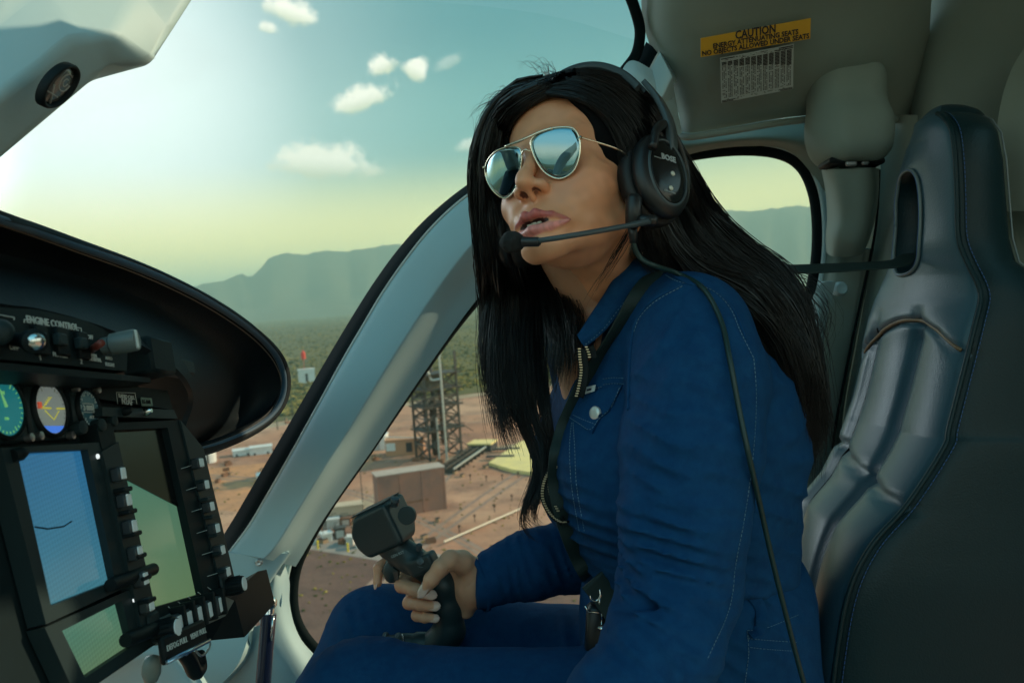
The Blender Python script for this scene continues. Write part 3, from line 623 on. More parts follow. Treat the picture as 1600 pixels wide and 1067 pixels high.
# door panel below the pillar
sheet('door_panel',[[V(300,868,1.355),V(352,864,1.335),V(400,866,1.325),V(449,864,1.335),V(452,866,1.345)],[V(300,960,1.35),V(345,955,1.33),V(390,945,1.32),V(412,925,1.325),V(416,922,1.335)],[V(290,1085,1.34),V(330,1080,1.32),V(370,1040,1.31),V(390,990,1.315),V(395,985,1.325)]],M_trim,cabin,thick=.02,sub=6)
sheet('door_lower_trim',[[V(440,868,1.38),V(452,905,1.375),V(453,945,1.37),V(466,990,1.37),V(500,1040,1.37),V(560,1110,1.38)],[V(428,900,1.352),V(425,935,1.345),V(430,970,1.34),V(445,1010,1.34),V(470,1060,1.34),V(500,1120,1.35)],[V(395,980,1.352),V(398,1000,1.345),V(400,1020,1.34),V(402,1050,1.34),V(404,1080,1.34),V(406,1130,1.34)],[V(250,905,1.40),V(250,950,1.40),V(250,1000,1.40),V(250,1050,1.40),V(250,1100,1.40),V(250,1150,1.40)]],M_trim,cabin,thick=.02,sub=6)
MB().lathe(V(405,878,1.312),(0,-1,.1),[(.0065,0),(.0065,.002),(.004,.0035),(.0012,.003),(.0012,.0015)],16).build('screw',M_steelc,cabin,smooth=True,sharp=35)
# inner floor footwell sweep
sheet('footwell_trim',[[V(230,1000,1.2),V(270,1010,1.2),V(300,1040,1.2),V(330,1090,1.2)],[V(200,1030,1.2),V(240,1035,1.2),V(270,1060,1.2),V(290,1100,1.2)],[V(100,1060,1.28),V(140,1080,1.28),V(170,1100,1.28),V(200,1140,1.28)]],M_trim,cabin,thick=.02,sub=5)
# overhead side panel with the placards
rp=[[V(1004,-60,1.22),V(1040,-60,1.13),V(1120,-60,1.08),V(1250,-60,1.06),V(1370,-60,1.08),V(1460,-60,1.16)],
    [V(1004,30,1.27),V(1040,30,1.18),V(1120,25,1.14),V(1250,20,1.13),V(1370,15,1.14),V(1455,10,1.22)],
    [V(1030,110,1.31),V(1062,112,1.24),V(1130,105,1.20),V(1250,100,1.19),V(1370,90,1.20),V(1450,80,1.28)],
    [V(1058,170,1.34),V(1078,170,1.29),V(1140,160,1.26),V(1250,148,1.25),V(1370,140,1.26),V(1440,140,1.32)],
    [V(1063,206,1.35),V(1082,208,1.315),V(1140,199,1.30),V(1250,182,1.29),V(1370,180,1.30),V(1430,190,1.36)]]
sheet('overhead_panel',rp,M_trim2,cabin,thick=.02,sub=7)
bot=catmull([V(1050,214,1.37),V(1062,213,1.345),V(1082,214,1.312),V(1140,205,1.295),V(1250,188,1.287),V(1370,184,1.30),V(1430,194,1.36)],6)
MB().tube(bot,.006,8).build('panel_lip',M_trim2,cabin,smooth=True)
sheet('door_header',[[V(1020,205,1.40),V(1080,214,1.38),V(1170,204,1.37),V(1260,190,1.37),V(1330,190,1.37)],[V(1030,235,1.39),V(1080,228,1.37),V(1170,218,1.36),V(1250,222,1.36),V(1320,240,1.37)],[V(1040,262,1.40),V(1083,240,1.395),V(1165,229,1.395),V(1235,238,1.395),V(1290,300,1.395)]],M_trim2,cabin,thick=.015,sub=6)
# corner cap with a screw, where pillar meets roof
sheet('corner_cap',[[V(962,128,1.27),V(983,96,1.265),V(1010,104,1.25),V(1040,130,1.25),V(1056,165,1.26),V(1066,208,1.29)],[V(980,138,1.25),V(997,122,1.235),V(1015,132,1.225),V(1030,152,1.225),V(1042,180,1.24),V(1055,215,1.27)],[V(1000,175,1.25),V(1008,165,1.24),V(1016,170,1.23),V(1024,185,1.235),V(1034,200,1.25),V(1046,222,1.275)]],M_trim,cabin,thick=.01,sub=6)
MB().lathe(V(1046,187,1.228),(0.1,-1,0),[(.0065,0),(.0065,.002),(.004,.0035),(.0012,.003),(.0012,.0015)],16).build('screw',M_steelc,cabin,smooth=True,sharp=35)
# seal at upper right corner of the windshield
MB().tube(catmull([V(960,-60,1.20),V(978,-20,1.22),V(992,15,1.24),V(1000,50,1.26),V(994,85,1.27),V(975,112,1.28)],8),.009,10).build('windshield_corner_seal',M_rubber,cabin,smooth=True)
# belt fairing box on the wall
def sd_fair(P):
    C=V(1322,168,1.245); d=rbox(P,C,(.060,.045,.080),.040); 
    d=smin(d,rbox(P,V(1330,215,1.24),(.052,.055,.045),.03),.03); return d
v,f=isosurf(sd_fair,V(1322,150,1.22)-np.array([.13,.1,.17]),V(1322,150,1.22)+np.array([.13,.1,.12]),.004,smooth=1); obj('belt_fairing',v,f,M_trim2,cabin)
m=MB(); m.box(V(1330,256,1.235),(.088,.05,.010),bev=.003); m.build('fairing_slot',M_black,cabin,sharp=40); 
m=MB(); m.box(V(1330,256,1.208),(.018,.006,.008),bev=.002); m.box(V(1352,255,1.208),(.012,.006,.006),bev=.002); m.build('slot_bolt',M_steelc,cabin,sharp=40)
# trim under the fairing, following the window
sheet('belt_cover',[[V(1283,264,1.35),V(1290,300,1.36),V(1292,340,1.37),V(1290,370,1.37),V(1291,394,1.37)],[V(1296,265,1.24),V(1304,300,1.25),V(1306,340,1.27),V(1300,370,1.28),V(1299,400,1.30)],[V(1325,264,1.22),V(1330,300,1.23),V(1330,340,1.245),V(1322,375,1.26),V(1318,402,1.29)],[V(1362,262,1.22),V(1364,300,1.23),V(1360,340,1.245),V(1352,375,1.26),V(1345,398,1.29)],[V(1374,264,1.30),V(1373,300,1.31),V(1368,340,1.32),V(1358,375,1.33),V(1350,392,1.35)]],M_trim2,cabin,thick=.012,sub=7)
# door post behind the seat
sheet('door_post',[[V(1290,385,1.40),V(1282,440,1.40),V(1258,540,1.40),V(1240,660,1.40),V(1235,800,1.40),V(1230,1100,1.40)],[V(1318,390,1.375),V(1306,440,1.37),V(1285,540,1.365),V(1268,660,1.365),V(1262,800,1.365),V(1260,1100,1.37)],[V(1352,390,1.372),V(1340,440,1.367),V(1322,540,1.362),V(1303,660,1.36),V(1296,800,1.36),V(1290,1100,1.37)],[V(1366,388,1.385),V(1356,440,1.385),V(1336,540,1.38),V(1316,660,1.38),V(1308,800,1.38),V(1300,1100,1.38)]],M_trim2,cabin,thick=.015,sub=7)
sheet('rear_post',[[V(1378,180,1.42),V(1374,300,1.42),V(1362,400,1.41),V(1338,540,1.40),V(1318,660,1.40),V(1300,900,1.40)],[V(1392,180,1.34),V(1386,300,1.345),V(1376,400,1.35),V(1352,540,1.35),V(1330,660,1.35),V(1315,900,1.35)],[V(1430,180,1.30),V(1424,300,1.30),V(1412,400,1.31),V(1392,540,1.32),V(1370,660,1.32),V(1355,900,1.32)],[V(1480,180,1.34),V(1480,300,1.34),V(1470,400,1.34),V(1460,540,1.34),V(1440,660,1.34),V(1430,900,1.34)]],M_trim2,cabin,thick=.02,sub=6)
sheet('rear_wall',[[V(1425,-80,1.30),V(1415,100,1.36),V(1408,250,1.38),V(1400,420,1.38),V(1390,700,1.38),V(1380,1100,1.38)],[V(1470,-80,1.20),V(1450,100,1.27),V(1436,250,1.30),V(1426,420,1.32),V(1410,700,1.34),V(1400,1100,1.34)],[V(1530,-80,1.15),V(1520,100,1.22),V(1505,250,1.26),V(1490,420,1.28),V(1480,700,1.3),V(1470,1100,1.3)],[V(1680,-80,1.08),V(1650,100,1.15),V(1640,250,1.2),V(1640,420,1.2),V(1640,700,1.2),V(1640,1100,1.2)],[V(2100,-80,.85),V(2100,100,.9),V(2100,250,.9),V(2100,420,.9),V(2100,700,.9),V(2100,1100,.9)],[V(3600,-400,.45),V(3600,100,.45),V(3600,250,.45),V(3600,420,.45),V(3600,700,.45),V(3600,1600,.45)]],M_trim2,cabin,thick=.02,sub=6)
sheet('rear_quarter_panel',[[V(1610,60,1.09),V(1580,110,1.12),V(1562,170,1.14),V(1556,240,1.15),V(1560,330,1.15)],[V(1680,60,1.04),V(1650,110,1.08),V(1640,170,1.1),V(1640,240,1.1),V(1640,330,1.1)],[V(1800,60,1.0),V(1800,110,1.03),V(1800,170,1.05),V(1800,240,1.05),V(1800,330,1.05)]],M_trim2,cabin,thick=.012,sub=5)
m=MB(); m.tube(catmull([V(1374,266,1.30),V(1370,340,1.34),V(1362,392,1.355),V(1345,470,1.36),V(1328,550,1.36),V(1310,640,1.36),V(1300,700,1.36)],6),.0022,6); m.build('post_groove',M_rubber,cabin,smooth=True)
MB().lathe(V(1362,257,1.2),(0,-1,0),[(.003,0),(.003,.002)],8)
# grab handle on the door post
sheet('pull_handle',[[V(1262,480,1.33),V(1268,500,1.33),V(1266,560,1.33),V(1262,600,1.33)],[V(1282,444,1.31),V(1280,500,1.31),V(1276,560,1.31),V(1270,610,1.31)],[V(1306,440,1.32),V(1292,500,1.33),V(1284,560,1.335),V(1276,620,1.34)]],M_trim,cabin,thick=.012,sub=6)
MB().lathe(V(1309,452,1.34),(0,-1,0),[(.0125,0),(.0125,.012),(.009,.018),(.003,.016)],20).build('knob',M_trim,cabin,sharp=40)
# roof and closing walls outside the frame (they shade the cabin)
sheet('roof',[[V(1004,-60,1.22),V(1200,-60,1.07),V(1460,-60,1.16),V(2100,-80,.86)],[np.array([.20,1.05,.60]),np.array([.38,1.0,.62]),np.array([.62,1.0,.62]),np.array([.98,.95,.60])],[np.array([.14,.7,.66]),np.array([.35,.65,.68]),np.array([.6,.6,.68]),np.array([.98,.6,.66])],[np.array([.10,.25,.67]),np.array([.35,.2,.7]),np.array([.6,.2,.7]),np.array([.98,.2,.66])],[np.array([.10,-.25,.62]),np.array([.35,-.3,.64]),np.array([.6,-.3,.64]),np.array([.98,-.3,.6])]],M_trim2,cabin,thick=.03,sub=6,direction=(0,0,1))
sheet('cabin_floor',[[np.array([-.6,1.4,-.85]),np.array([0,1.42,-.85]),np.array([.9,1.42,-.85])],[np.array([-.6,.5,-.82]),np.array([0,.5,-.82]),np.array([.9,.5,-.82])],[np.array([-.6,-.5,-.80]),np.array([0,-.5,-.80]),np.array([.9,-.5,-.80])]],M_trim2,cabin,thick=.03,sub=4,direction=(0,0,-1))
sheet('front_roof',[[V(268,-30,.86),V(500,-420,1.0),V(760,-330,1.1),V(1004,-60,1.22)],[V(-150,-500,.8),V(400,-900,.9),V(760,-1000,.9),V(1100,-700,.9)],[V(-700,-200,.72),V(-500,-1300,.55),V(700,-2600,.5),V(1900,-1500,.5)]],M_trim2,cabin,thick=.03,sub=6,direction=(0,0,1))
sheet('added_unseen_near_pillar',[[np.array([-.95,-.20,-.75]),np.array([-.80,-.30,-.25]),np.array([-.50,-.42,.20]),np.array([-.05,-.50,.55])],[np.array([-.86,-.26,-.75]),np.array([-.70,-.36,-.27]),np.array([-.42,-.47,.15]),np.array([.0,-.52,.48])],[np.array([-.80,-.36,-.75]),np.array([-.64,-.45,-.30]),np.array([-.37,-.54,.12]),np.array([.04,-.58,.46])]],M_trim,cabin,thick=.03,sub=6)  # unseen pillar behind the camera, added for the lenses to reflect
sheet('wall_backing',[[V(1262,170,1.45),V(1450,170,1.45)],[V(1290,420,1.45),V(1450,420,1.45)],[V(1235,1100,1.46),V(1450,1100,1.46)]],M_trim2,cabin,thick=.01,sub=3)
m=MB(); m.box((-.1,-.72,-.52),(2.2,.04,.76)); m.box((-1.18,.3,-.62),(.04,2.0,.6)); m.build('door_base',M_trim2,cabin)
m=MB(); m.box((.15,1.46,-.86),(1.5,.03,.42)); m.build('door_base',M_trim,cabin)
# forward overhead beam (upper left)
def beam():
    K=[(-260,-260),(-120,-120)]
    vv={ 'a0':(-160,150,.62),'a1':(0,32,.70),'a2':(70,-25,.74),
         'b0':(-160,262,.60),'b1':(0,150,.66),'b2':(52,112,.69),'b3':(108,68,.72),'b4':(145,58,.745),'b5':(178,54,.765),'b6':(215,-20,.82),'b7':(260,-130,.9),
         'c0':(-160,372,.64),'c1':(0,240,.70),'c2':(70,180,.73),'c3':(140,122,.765),'c4':(172,104,.785),'c5':(205,101,.80),'c6':(232,97,.815),'c7':(245,82,.82),'c8':(268,42,.84),'c9':(300,-8,.87),'c10':(380,-130,.95),
         'u1':(-160,372,.80),'u2':(0,242,.86),'u3':(140,124,.93),'u4':(232,99,.97),'u5':(268,44,1.0),'u6':(300,-6,1.02),'u7':(380,-128,1.1),
         't0':(-160,20,.66),'t1':(0,-120,.72),'t2':(120,-160,.78),'t3':(200,-260,.85)}
    nm=list(vv); ix={k:i for i,k in enumerate(nm)}; P=[V(*vv[k]) for k in nm]
    F=[('a0','b0','b1','a1'),('a1','b1','b2','a2'),('a2','b2','b3','b4'),('a2','b4','b5','b6'),('a2','b6','b7','t2'),('t2','b7','t3'),('b0','c0','c1','b1'),('b1','c1','c2','b2'),('b2','c2','c3','b3'),('b3','c3','c4','b4'),('b4','c4','c5','c6','b5'),('b5','c6','c7','c8','b6'),('b6','c8','c9'),('b6','c9','c10','b7'),
       ('c0','u1','u2','c1'),('c1','u2','u3','c3','c2'),('c3','u3','u4','c6','c5','c4'),('c6','u4','u5','c8','c7'),('c8','u5','u6','c9'),('c9','u6','u7','c10'),('t0','a0','a1','t1'),('t1','a1','a2','t2')]
    o=obj('overhead_beam',P,[tuple(ix[k] for k in f) for f in F],M_trim,cabin); 
    bm=bmesh.new(); bm.from_mesh(o.data); bmesh.ops.recalc_face_normals(bm,faces=bm.faces); bm.to_mesh(o.data); bm.free()
    b=o.modifiers.new('b','BEVEL'); b.width=.012; b.segments=5; b.limit_method='ANGLE'; b.angle_limit=math.radians(8)
    s=o.modifiers.new('s','SOLIDIFY'); s.thickness=.002
    c=V(92,134,.672); n=unit(np.cross(V(*vv['c2'])-V(*vv['b1']),V(*vv['b3'])-V(*vv['b1']))); 
    if np.dot(n,c)>0: n=-n
    r1=unit(V(125,105,.70)-V(60,160,.665)); r1=unit(r1-n*np.dot(r1,n)); r2=np.cross(n,r1)
    m=MB(); a=np.arange(40)*2*PI/40
    rings=[c+n*t+np.cos(a)[:,None]*r1*.0245*s_+np.sin(a)[:,None]*r2*.0155*s_ for s_,t in((1.06,-.004),(1.06,.002),(1.0,.004),(.9,.003),(.86,-.002))]
    loft('lamp_bezel',rings,M_black,cabin,cap=False)
    rings=[c+n*t+np.cos(a)[:,None]*r1*.0245*s_+np.sin(a)[:,None]*r2*.0155*s_ for s_,t in((.9,-.001),(.8,.0008),(.5,.002),(.05,.0024))]
    loft('lamp_lens',rings,mat('smoked_lens',(.10,.11,.11),.12,spec=.6,coat=.5,bump=[(60,.5,.002,'n')]),cabin,cap=True)
    m=MB(); m.tube([c+r1*.006+n*.002+r1*.009*math.cos(t)+r2*.007*math.sin(t) for t in np.linspace(0,5.2,20)],.0008,6); m.tube([c-r1*.012+n*.002+r1*.005*t+r2*.007*t for t in(-1,1)],.0008,6); m.tube([c-r1*.012+n*.002+r1*.005*t-r2*.007*t for t in(-1,1)],.0008,6); m.tube([c+r1*.006+n*.002+r1*.004*math.cos(t)+r2*.003*math.sin(t) for t in np.linspace(0,5.2,12)],.0007,6)
    m.build('lamp_symbol',mat('grey_print',(.35,.35,.33),.5),cabin,smooth=True)
beam()
# placards on the overhead panel
def placard():
    A=V(1096,72,1.21);B=V(1266,45,1.185);C=V(1096,88,1.218);
    p0,p1,p2=V(1096,65,1.146),V(1267,35,1.122),V(1180,160,1.192); n=unit(np.cross(p1-p0,p2-p0)); n=n if np.dot(n,p0)<0 else -n
    P2=lambda px,py: (lambda r: r*(np.dot(p0,n)/np.dot(r,n)))(V(px,py,1.0))+n*.0008
    pts=[P2(1095,60.5),P2(1267,29),P2(1266,61),P2(1095,90)]; pts=[p-n*.0008 for p in pts]
    m=MB(); m.prism(pts[::-1],-n*.0016); m.build('caution_label',mat('amber_label',(.62,.33,.015),.5,var=(20,.2,(.5,.27,.02))),cabin)
    ink=mat('black_ink',(.012,.012,.012),.5); lab=MB(); U=P2(1180,40)-P2(1182,70)
    def tfit(body,size,x0,y0,x1,y1,bold):
        a=P2(x0,y0);b=P2(x1,y1); t=MB(); textmb(t,body,size,(0,0,0),(1,0,0),(0,1,0),bold=bold); w_=np.ptp(t.v[0][:,0]); textmb(lab,body,size,(a+b)/2,b-a,U,bold=bold,narrow=np.linalg.norm(b-a)/w_)
    tfit('CAUTION',.0165,1149,56,1212,45,.0004); tfit('ENERGY ATTENUATING SEATS',.0100,1114,73,1247,50,.00025); tfit('NO OBJECTS ALLOWED UNDER SEATS',.0100,1097,84.5,1264,56.5,.00025)
    lab.build('label_text',ink,cabin)
    # dense table placard
    q=[P2(1125,91),P2(1240,69),P2(1239,139),P2(1127,161)]; q=[x-n*.0006 for x in q]
    MB().prism(q[::-1],n*.0008).build('table_placard',mat('grey_placard',(.30,.33,.31),.5),cabin)
    t=MB(); bi=lambda u,v:(q[0]*(1-u)+q[1]*u)*(1-v)+(q[3]*(1-u)+q[2]*u)*v+n*.0012
    r=random.Random(3)
    def cell(u0,u1,v0,v1): t.add([bi(u0,v0),bi(u1,v0),bi(u1,v1),bi(u0,v1)],[(3,2,1,0)])
    for c in range(12):
        for k in range(26):
            u=.02+c*.0805; v=.10+k*.031
            if k< c*.75+2: cell(u,u+.066,v,v+.024)
            else:
                for s in range(3): 
                    if r.random()<.8: cell(u+s*.022+.002,u+s*.022+.015,v+.003,v+.021)
    cell(.01,.2,.02,.04);cell(.8,.99,.02,.045);cell(.75,.99,.06,.08);cell(.01,.2,.95,.965);cell(.01,.17,.975,.99);cell(.8,.99,.95,.965);cell(.82,.99,.975,.99)
    for k in range(60): u=r.uniform(.05,.9); v=r.choice([.03,.055,.075,.93,.955]); cell(u,u+r.uniform(.005,.03),v,v+.012)
    t.build('table_print',ink,cabin)
placard()
# gas strut on the door
st=thing('door_gas_strut','dark blue gas strut with shiny ball end beside the cyclic','strut',V(410,1090,1.27))
MB().tube([V(420,958,1.27),V(408,1110,1.25)],.0125,20).build('cylinder',mat('dark_blue_cylinder',(.012,.02,.05),.25,.3,coat=.5),st,sharp=40)
MB().lathe(V(421,942,1.275),(0.03,0,1),[(.002,-.013),(.008,-.0105),(.0125,-.003),(.0125,.004),(.008,.0105),(.001,.013)],20).build('ball_joint',M_chrome,st,sharp=60)
MB().tube([V(421,945,1.275),V(420,962,1.27)],.0085,16).build('rod_end',M_chrome,st,sharp=40)
MB().tube([V(427,962,1.258),V(425,985,1.256),V(423,1000,1.256)],.0018,8).build('clip',M_chrome,st,smooth=True)
m=MB(); m.prism(Vs([(402,930,1.312),(412,934,1.312),(424,960,1.312),(404,966,1.312),(396,952,1.312)])[::-1],np.array([0,.006,0])); m.build('mount_plate',M_steelc,st)
# ---------------------------------------------------------------- instrument panel
pO=V(135,703,.637); pH=unit([0.0,1,-.11]); pU=unit([-.21,0,.98]); pU=unit(pU-pH*np.dot(pU,pH)); pN=unit(np.cross(pU,pH)); 
if pN[0]<0: pN=-pN
def PP(px,py,off=0.0):
    r=V(px,py,1.0); o=pO+pN*off; return r*(np.dot(o,pN)/np.dot(r,pN))
AX=np.stack([pH,pU,pN],1)
M_panel=mat('dark_teal_panel_paint',(.010,.019,.022),.5,bump=[(400,.12,.0005,'n')],var=(12,.35,(.007,.013,.015)),spec=.10)
M_bezel=mat('grey_black_bezel',(.016,.030,.034),.5,bump=[(300,.1,.0005,'n')],spec=.2)
M_btn=mat('pale_grey_key',(.80,.86,.88),.45); M_ink=mat('white_print',(.55,.6,.58),.5)
panel=thing('instrument_panel','black instrument panel with displays glowing in painted blue and green sky reflections under a dark hood','instrument panel',V(180,1060,.75))
def quad(mb,pix,off=0.0,th=.004):
    P=[PP(x,y,off) for x,y in pix]; mb.prism(P if np.dot(np.cross(P[1]-P[0],P[2]-P[1]),pN)<0 else P[::-1],-pN*th) if th>0 else None; return P
def fix(o):
    bm=bmesh.new(); bm.from_mesh(o.data); bmesh.ops.recalc_face_normals(bm,faces=bm.faces); bm.to_mesh(o.data); bm.free(); return o
m=MB(); quad(m,[(-260,560),(150,588),(212,600),(262,640),(300,720),(350,860),(372,930),(235,1000),(60,1100),(-260,1200)],-.006,.02); fix(m.build('panel_face',M_panel,panel))
# hood
M_hood=mat('black_hood_leather',(.005,.011,.015),.62,bump=[(260,.25,.0008,'voro'),(6,.1,.004,'n')],spec=.25)
ho=[(-240,262,.52),(-100,306,.58),(0,341,.64),(60,361,.69),(130,386,.74),(200,411,.80),(260,436,.86),(320,466,.93),(370,497,1.0),(408,527,1.06),(433,557,1.1),(444,588,1.12),(441,620,1.12),(424,648,1.1),(390,672,1.06),(345,692,1.0),(308,704,.95)]
hi=[(-240,440,.46),(-100,452,.50),(0,474,.55),(60,482,.585),(130,500,.625),(180,518,.66),(220,538,.70),(255,560,.74),(285,585,.79),(300,610,.84),(302,628,.87),(298,645,.88),(292,660,.88),(288,672,.87),(284,684,.87),(282,694,.87),(280,706,.865)]
mm=[((a[0]*.55+b[0]*.45),(a[1]*.5+b[1]*.5),(a[2]*.5+b[2]*.5)+.10) for a,b in zip(ho,hi)]
sheet('hood_underside',[Vs(ho),[V(a[0]-1,a[1]+4,a[2]+.004) for a in ho],Vs(mm),Vs(hi)],M_hood,panel,thick=.006,sub=5)
top=[V(a[0]-30,a[1]+18,a[2]+.22) for a in ho]
far=[V(a[0]-190,a[1]+100,a[2]+.40) for a in ho]
sheet('hood_top',[Vs(ho),[V(a[0]-3,a[1]-1.5,a[2]+.03) for a in ho],top,far],M_hood,panel,thick=.006,sub=5,direction=(0,0,-1))
M_sky_lit_edge=mat('sky_lit_edge',(.012,.06,.11),.65,bump=[(300,.2,.0006,'n')],sheen=.3)  # sky light on the hood edge, put into a blue colour
MB().tube(catmull([V(x,y+1.5,d-.002) for x,y,d in ho],5),.0042,10).build('hood_lit_edge',M_sky_lit_edge,panel,smooth=True)
MB().tube(catmull([V(x-4,y+10,d-.001) for x,y,d in ho],5),.0008,6).build('hood_seam',mat('seam_thread',(.16,.12,.09),.7),panel,smooth=True)
# upper switch console
uc=MB(); P=[PP(-200,468,.03),PP(-60,476,.03),PP(60,484,.03),PP(130,500,.03),PP(200,530,.03),PP(198,580,.03),PP(100,570,.03),PP(-60,556,.03),PP(-200,545,.03)]
uc.prism(P,-pN*.05); fix(uc.build('switch_console',M_panel,panel))
led=MB(); P=[PP(-200,548,.038),PP(0,566,.038),PP(190,585,.038),PP(235,590,.02),PP(236,598,.02),PP(190,594,.038),PP(0,578,.038),PP(-200,560,.038)]; led.prism(P,-pN*.05); fix(led.build('console_ledge',M_panel,panel))
o=.0305
tx=MB(); U1=PP(80,500,o)-PP(82,520,o)
def tline(x0,y0,x1,y1,wd=.0008,mb=tx,off=o): mb.tube([PP(x0,y0,off),PP(x1,y1,off)],wd/2,4)
textmb(tx,'ENGINE CONTROL',.0076,PP(84,506,o),PP(108,510,o)-PP(60,502,o),U1,narrow=1.0,bold=.0001)
tline(0,492,22,496);tline(38,499,56,501);tline(38,499,38,504);tline(111,510,127,513);tline(127,513,127,518);tline(22,496,22,500)
for s,x,y,z in (('OFF',22,543,.0055),('1',63,559,.006),('MOTOR',94,555,.005),('2',127,565,.006),('OFF',141,527,.005),('MIN',147,556,.0045),('NORMAL',149,562,.0045),('FLIGHT',172,570,.0045),('AUTO',170,560,.004)):
    textmb(tx,s,z,PP(x,y,o),PP(x+20,y+3,o)-PP(x,y,o),U1)
tx.build('panel_text',M_ink,panel)
def lever(x,y,x2,y2,r=.006):
    m=MB(); a=PP(x,y,.03); b=PP(x2,y2,.07); m.tube([a,a+(b-a)*.5,b],[r*.45,r*.5,r*.5],12); m.build('switch_lever',M_steelc,panel,smooth=True,sharp=50)
for x,y in((62,532),(94,534),(127,540)):
    m=MB(); m.box(PP(x,y,.031),(.015,.022,.006),AX,bev=.001); sw=m.build('rocker_switch',M_black,panel,sharp=40)
    m=MB(); m.box(PP(x,y-3,.035),(.011,.009,.006),AX,bev=.001); m.build('rocker_cap',M_bezel,sw,sharp=40)
m=MB(); a=PP(18,530,.03); b=PP(50,533,.058); m.tube([a,b],[.0045,.0055],14); m.lathe(b,b-a,[(.006,-.004),(.0078,0),(.0078,.006),(.004,.009)],16); m.build('toggle_lever',M_black,panel,sharp=50); MB().lathe(b+unit(b-a)*.007,b-a,[(.0056,0),(.005,.0022),(.002,.0035)],14).build('toggle_tip',M_chrome,panel,sharp=60)
m=MB(); a=PP(-6,520,.03); b=PP(4,518,.055); m.lathe(a,b-a,[(.003,0),(.004,.014),(.0075,.017),(.0085,.022),(.007,.028),(.003,.030)],18); m.build('guard_knob',M_bezel,panel,sharp=50)
m=MB(); a=PP(142,547,.03); b=PP(158,536,.055); m.tube([a,b],.003,12); m.build('red_lever',mat('dull_red',(.16,.03,.02),.5),panel,smooth=True)
m=MB(); a=PP(160,541,.03); m.lathe(a,pN+pH*.1,[(.007,0),(.007,.006),(.0092,.008),(.0094,.026),(.0085,.028)],22); kb=m.build('rotary_knob',mat('grey_knob',(.10,.13,.13),.4),panel,sharp=40)
m=MB(); m.box(a+pN*.0285,(.003,.016,.003),AX,bev=.0008); m.build('knob_pointer',M_ink,kb)
m=MB(); m.box(PP(232,560,.02),(.05,.035,.03),AX,bev=.003); m.build('side_module',M_panel,panel,sharp=40)
m=MB(); m.box(PP(268,573,.012),(.075,.018,.02),AX,bev=.003); m.build('side_strip',M_bezel,panel,sharp=40)
# gauges
def gauge(cx,cy,rr,dialcol,kind):
    c=PP(cx,cy,.002); m=MB(); m.box(c-pN*.004,(rr*2.5,rr*2.45,.008),AX,bev=.002); g=m.build('gauge',M_bezel,panel,sharp=40)
    m=MB(); m.lathe(c,pN,[(rr*1.16,0),(rr*1.15,.0025),(rr*1.06,.0038),(rr*1.0,.003),(rr*.99,.001)],40,capend=False); m.build('bezel',M_black,g,sharp=50)
    dm=mat('dial_glow',dialcol,.35,emit=dialcol,estr=.55,var=(40,.4,tuple(x*.6 for x in dialcol)))
    m=MB(); m.lathe(c,pN,[(rr,.0005),(rr,.0015)],40); m.build('dial',dm,g)
    m=MB(); 
    for k in range(30):
        a=k*2*PI/30; e=np.cos(a)*pH+np.sin(a)*pU; L_=.16 if k%5==0 else .08; m.tube([c+e*rr*(.93-L_)+pN*.0018,c+e*rr*.93+pN*.0018],.00045,4)
    if kind==0:
        textmb(m,'N',.004,c+pU*rr*.5+pN*.0018,pH,pU); a=2.0; m.tube([c+pN*.003,c+pN*.003+(-.35*pH+.9*pU)*rr*.75],[.0012,.0003],5); textmb(m,'150',.003,c-pU*rr*.4+pN*.0018,pH,pU)
    m_=M_ink if kind!=0 else mat('green_print',(.2,.55,.2),.5,emit=(.2,.55,.2),estr=.4); m.build('dial_marks',m_,g)
    if kind==1:
        y=MB(); y.tube([c-pH*rr*.75+pN*.003,c-pH*rr*.1+pN*.003],.0007,4); y.tube([c+pH*rr*.3+pN*.003,c+pH*rr*.8+pN*.003],.0007,4)
        for k in range(5): y.tube([c+pN*.003+(-.6+.1*k)*rr*pH+(.05+.09*k)*rr*pU,c+pN*.003+(-.35+.1*k)*rr*pH+(.15+.07*k)*rr*pU],.0004,4)
        y.tube([c-pH*rr*.5+pU*rr*-.1+pN*.003,c-pU*rr*.45+pN*.003,c+pH*rr*.4-pU*rr*.1+pN*.003],.0005,4); y.build('horizon_marks',mat('yellow_print',(.75,.7,.1),.5,emit=(.75,.7,.1),estr=.3),g)
        fl=MB(); fl.box(c-pH*rr*.78+pU*rr*.1+pN*.003,(.004,.005,.001),AX); fl.build('red_flag',mat('red_flag_paint',(.8,.12,.06),.5,emit=(.8,.12,.06),estr=.3),g)
        b=MB(); a_=np.linspace(-2.35,-.79,14); P=[c+rr*.97*(math.cos(t)*pH+math.sin(t)*pU)+pN*.0022 for t in a_]; b.add(P,[tuple(range(len(P)))]); b.build('blue_sector',mat('blue_glow',(.05,.16,.6),.4,emit=(.05,.16,.6),estr=.8),g)
    if kind==2:
        y=MB(); textmb(y,'3 000',.0062,c+pN*.003+pH*-.004,pH,pU,bold=.0002); textmb(y,'ALT',.0038,c-pU*rr*.5+pN*.003,pH,pU)
        for (u0,v0,u1,v1) in ((-.7,.25,.3,.25),(.3,.25,.3,-.22),(-.7,-.22,.3,-.22)): y.tube([c+(u0*pH+v0*pU)*rr+pN*.003,c+(u1*pH+v1*pU)*rr+pN*.003],.0005,4)
        for k in range(8): 
            textmb(y,str(k),.003,c+rr*.78*(math.cos(k*.5+.5)*pH+math.sin(k*.5+.5)*pU)+pN*.002,pH,pU)
        y.build('altitude_digits',M_ink,g)
    for sx in(-1,1):
        for sy in(-1,1):
            m=MB(); m.lathe(c+pH*sx*rr*1.05+pU*sy*rr*1.08,pN,[(.0032,0),(.0032,.0045),(.0012,.005)],12); m.build('screw',M_steelc,g,sharp=40)
    return g
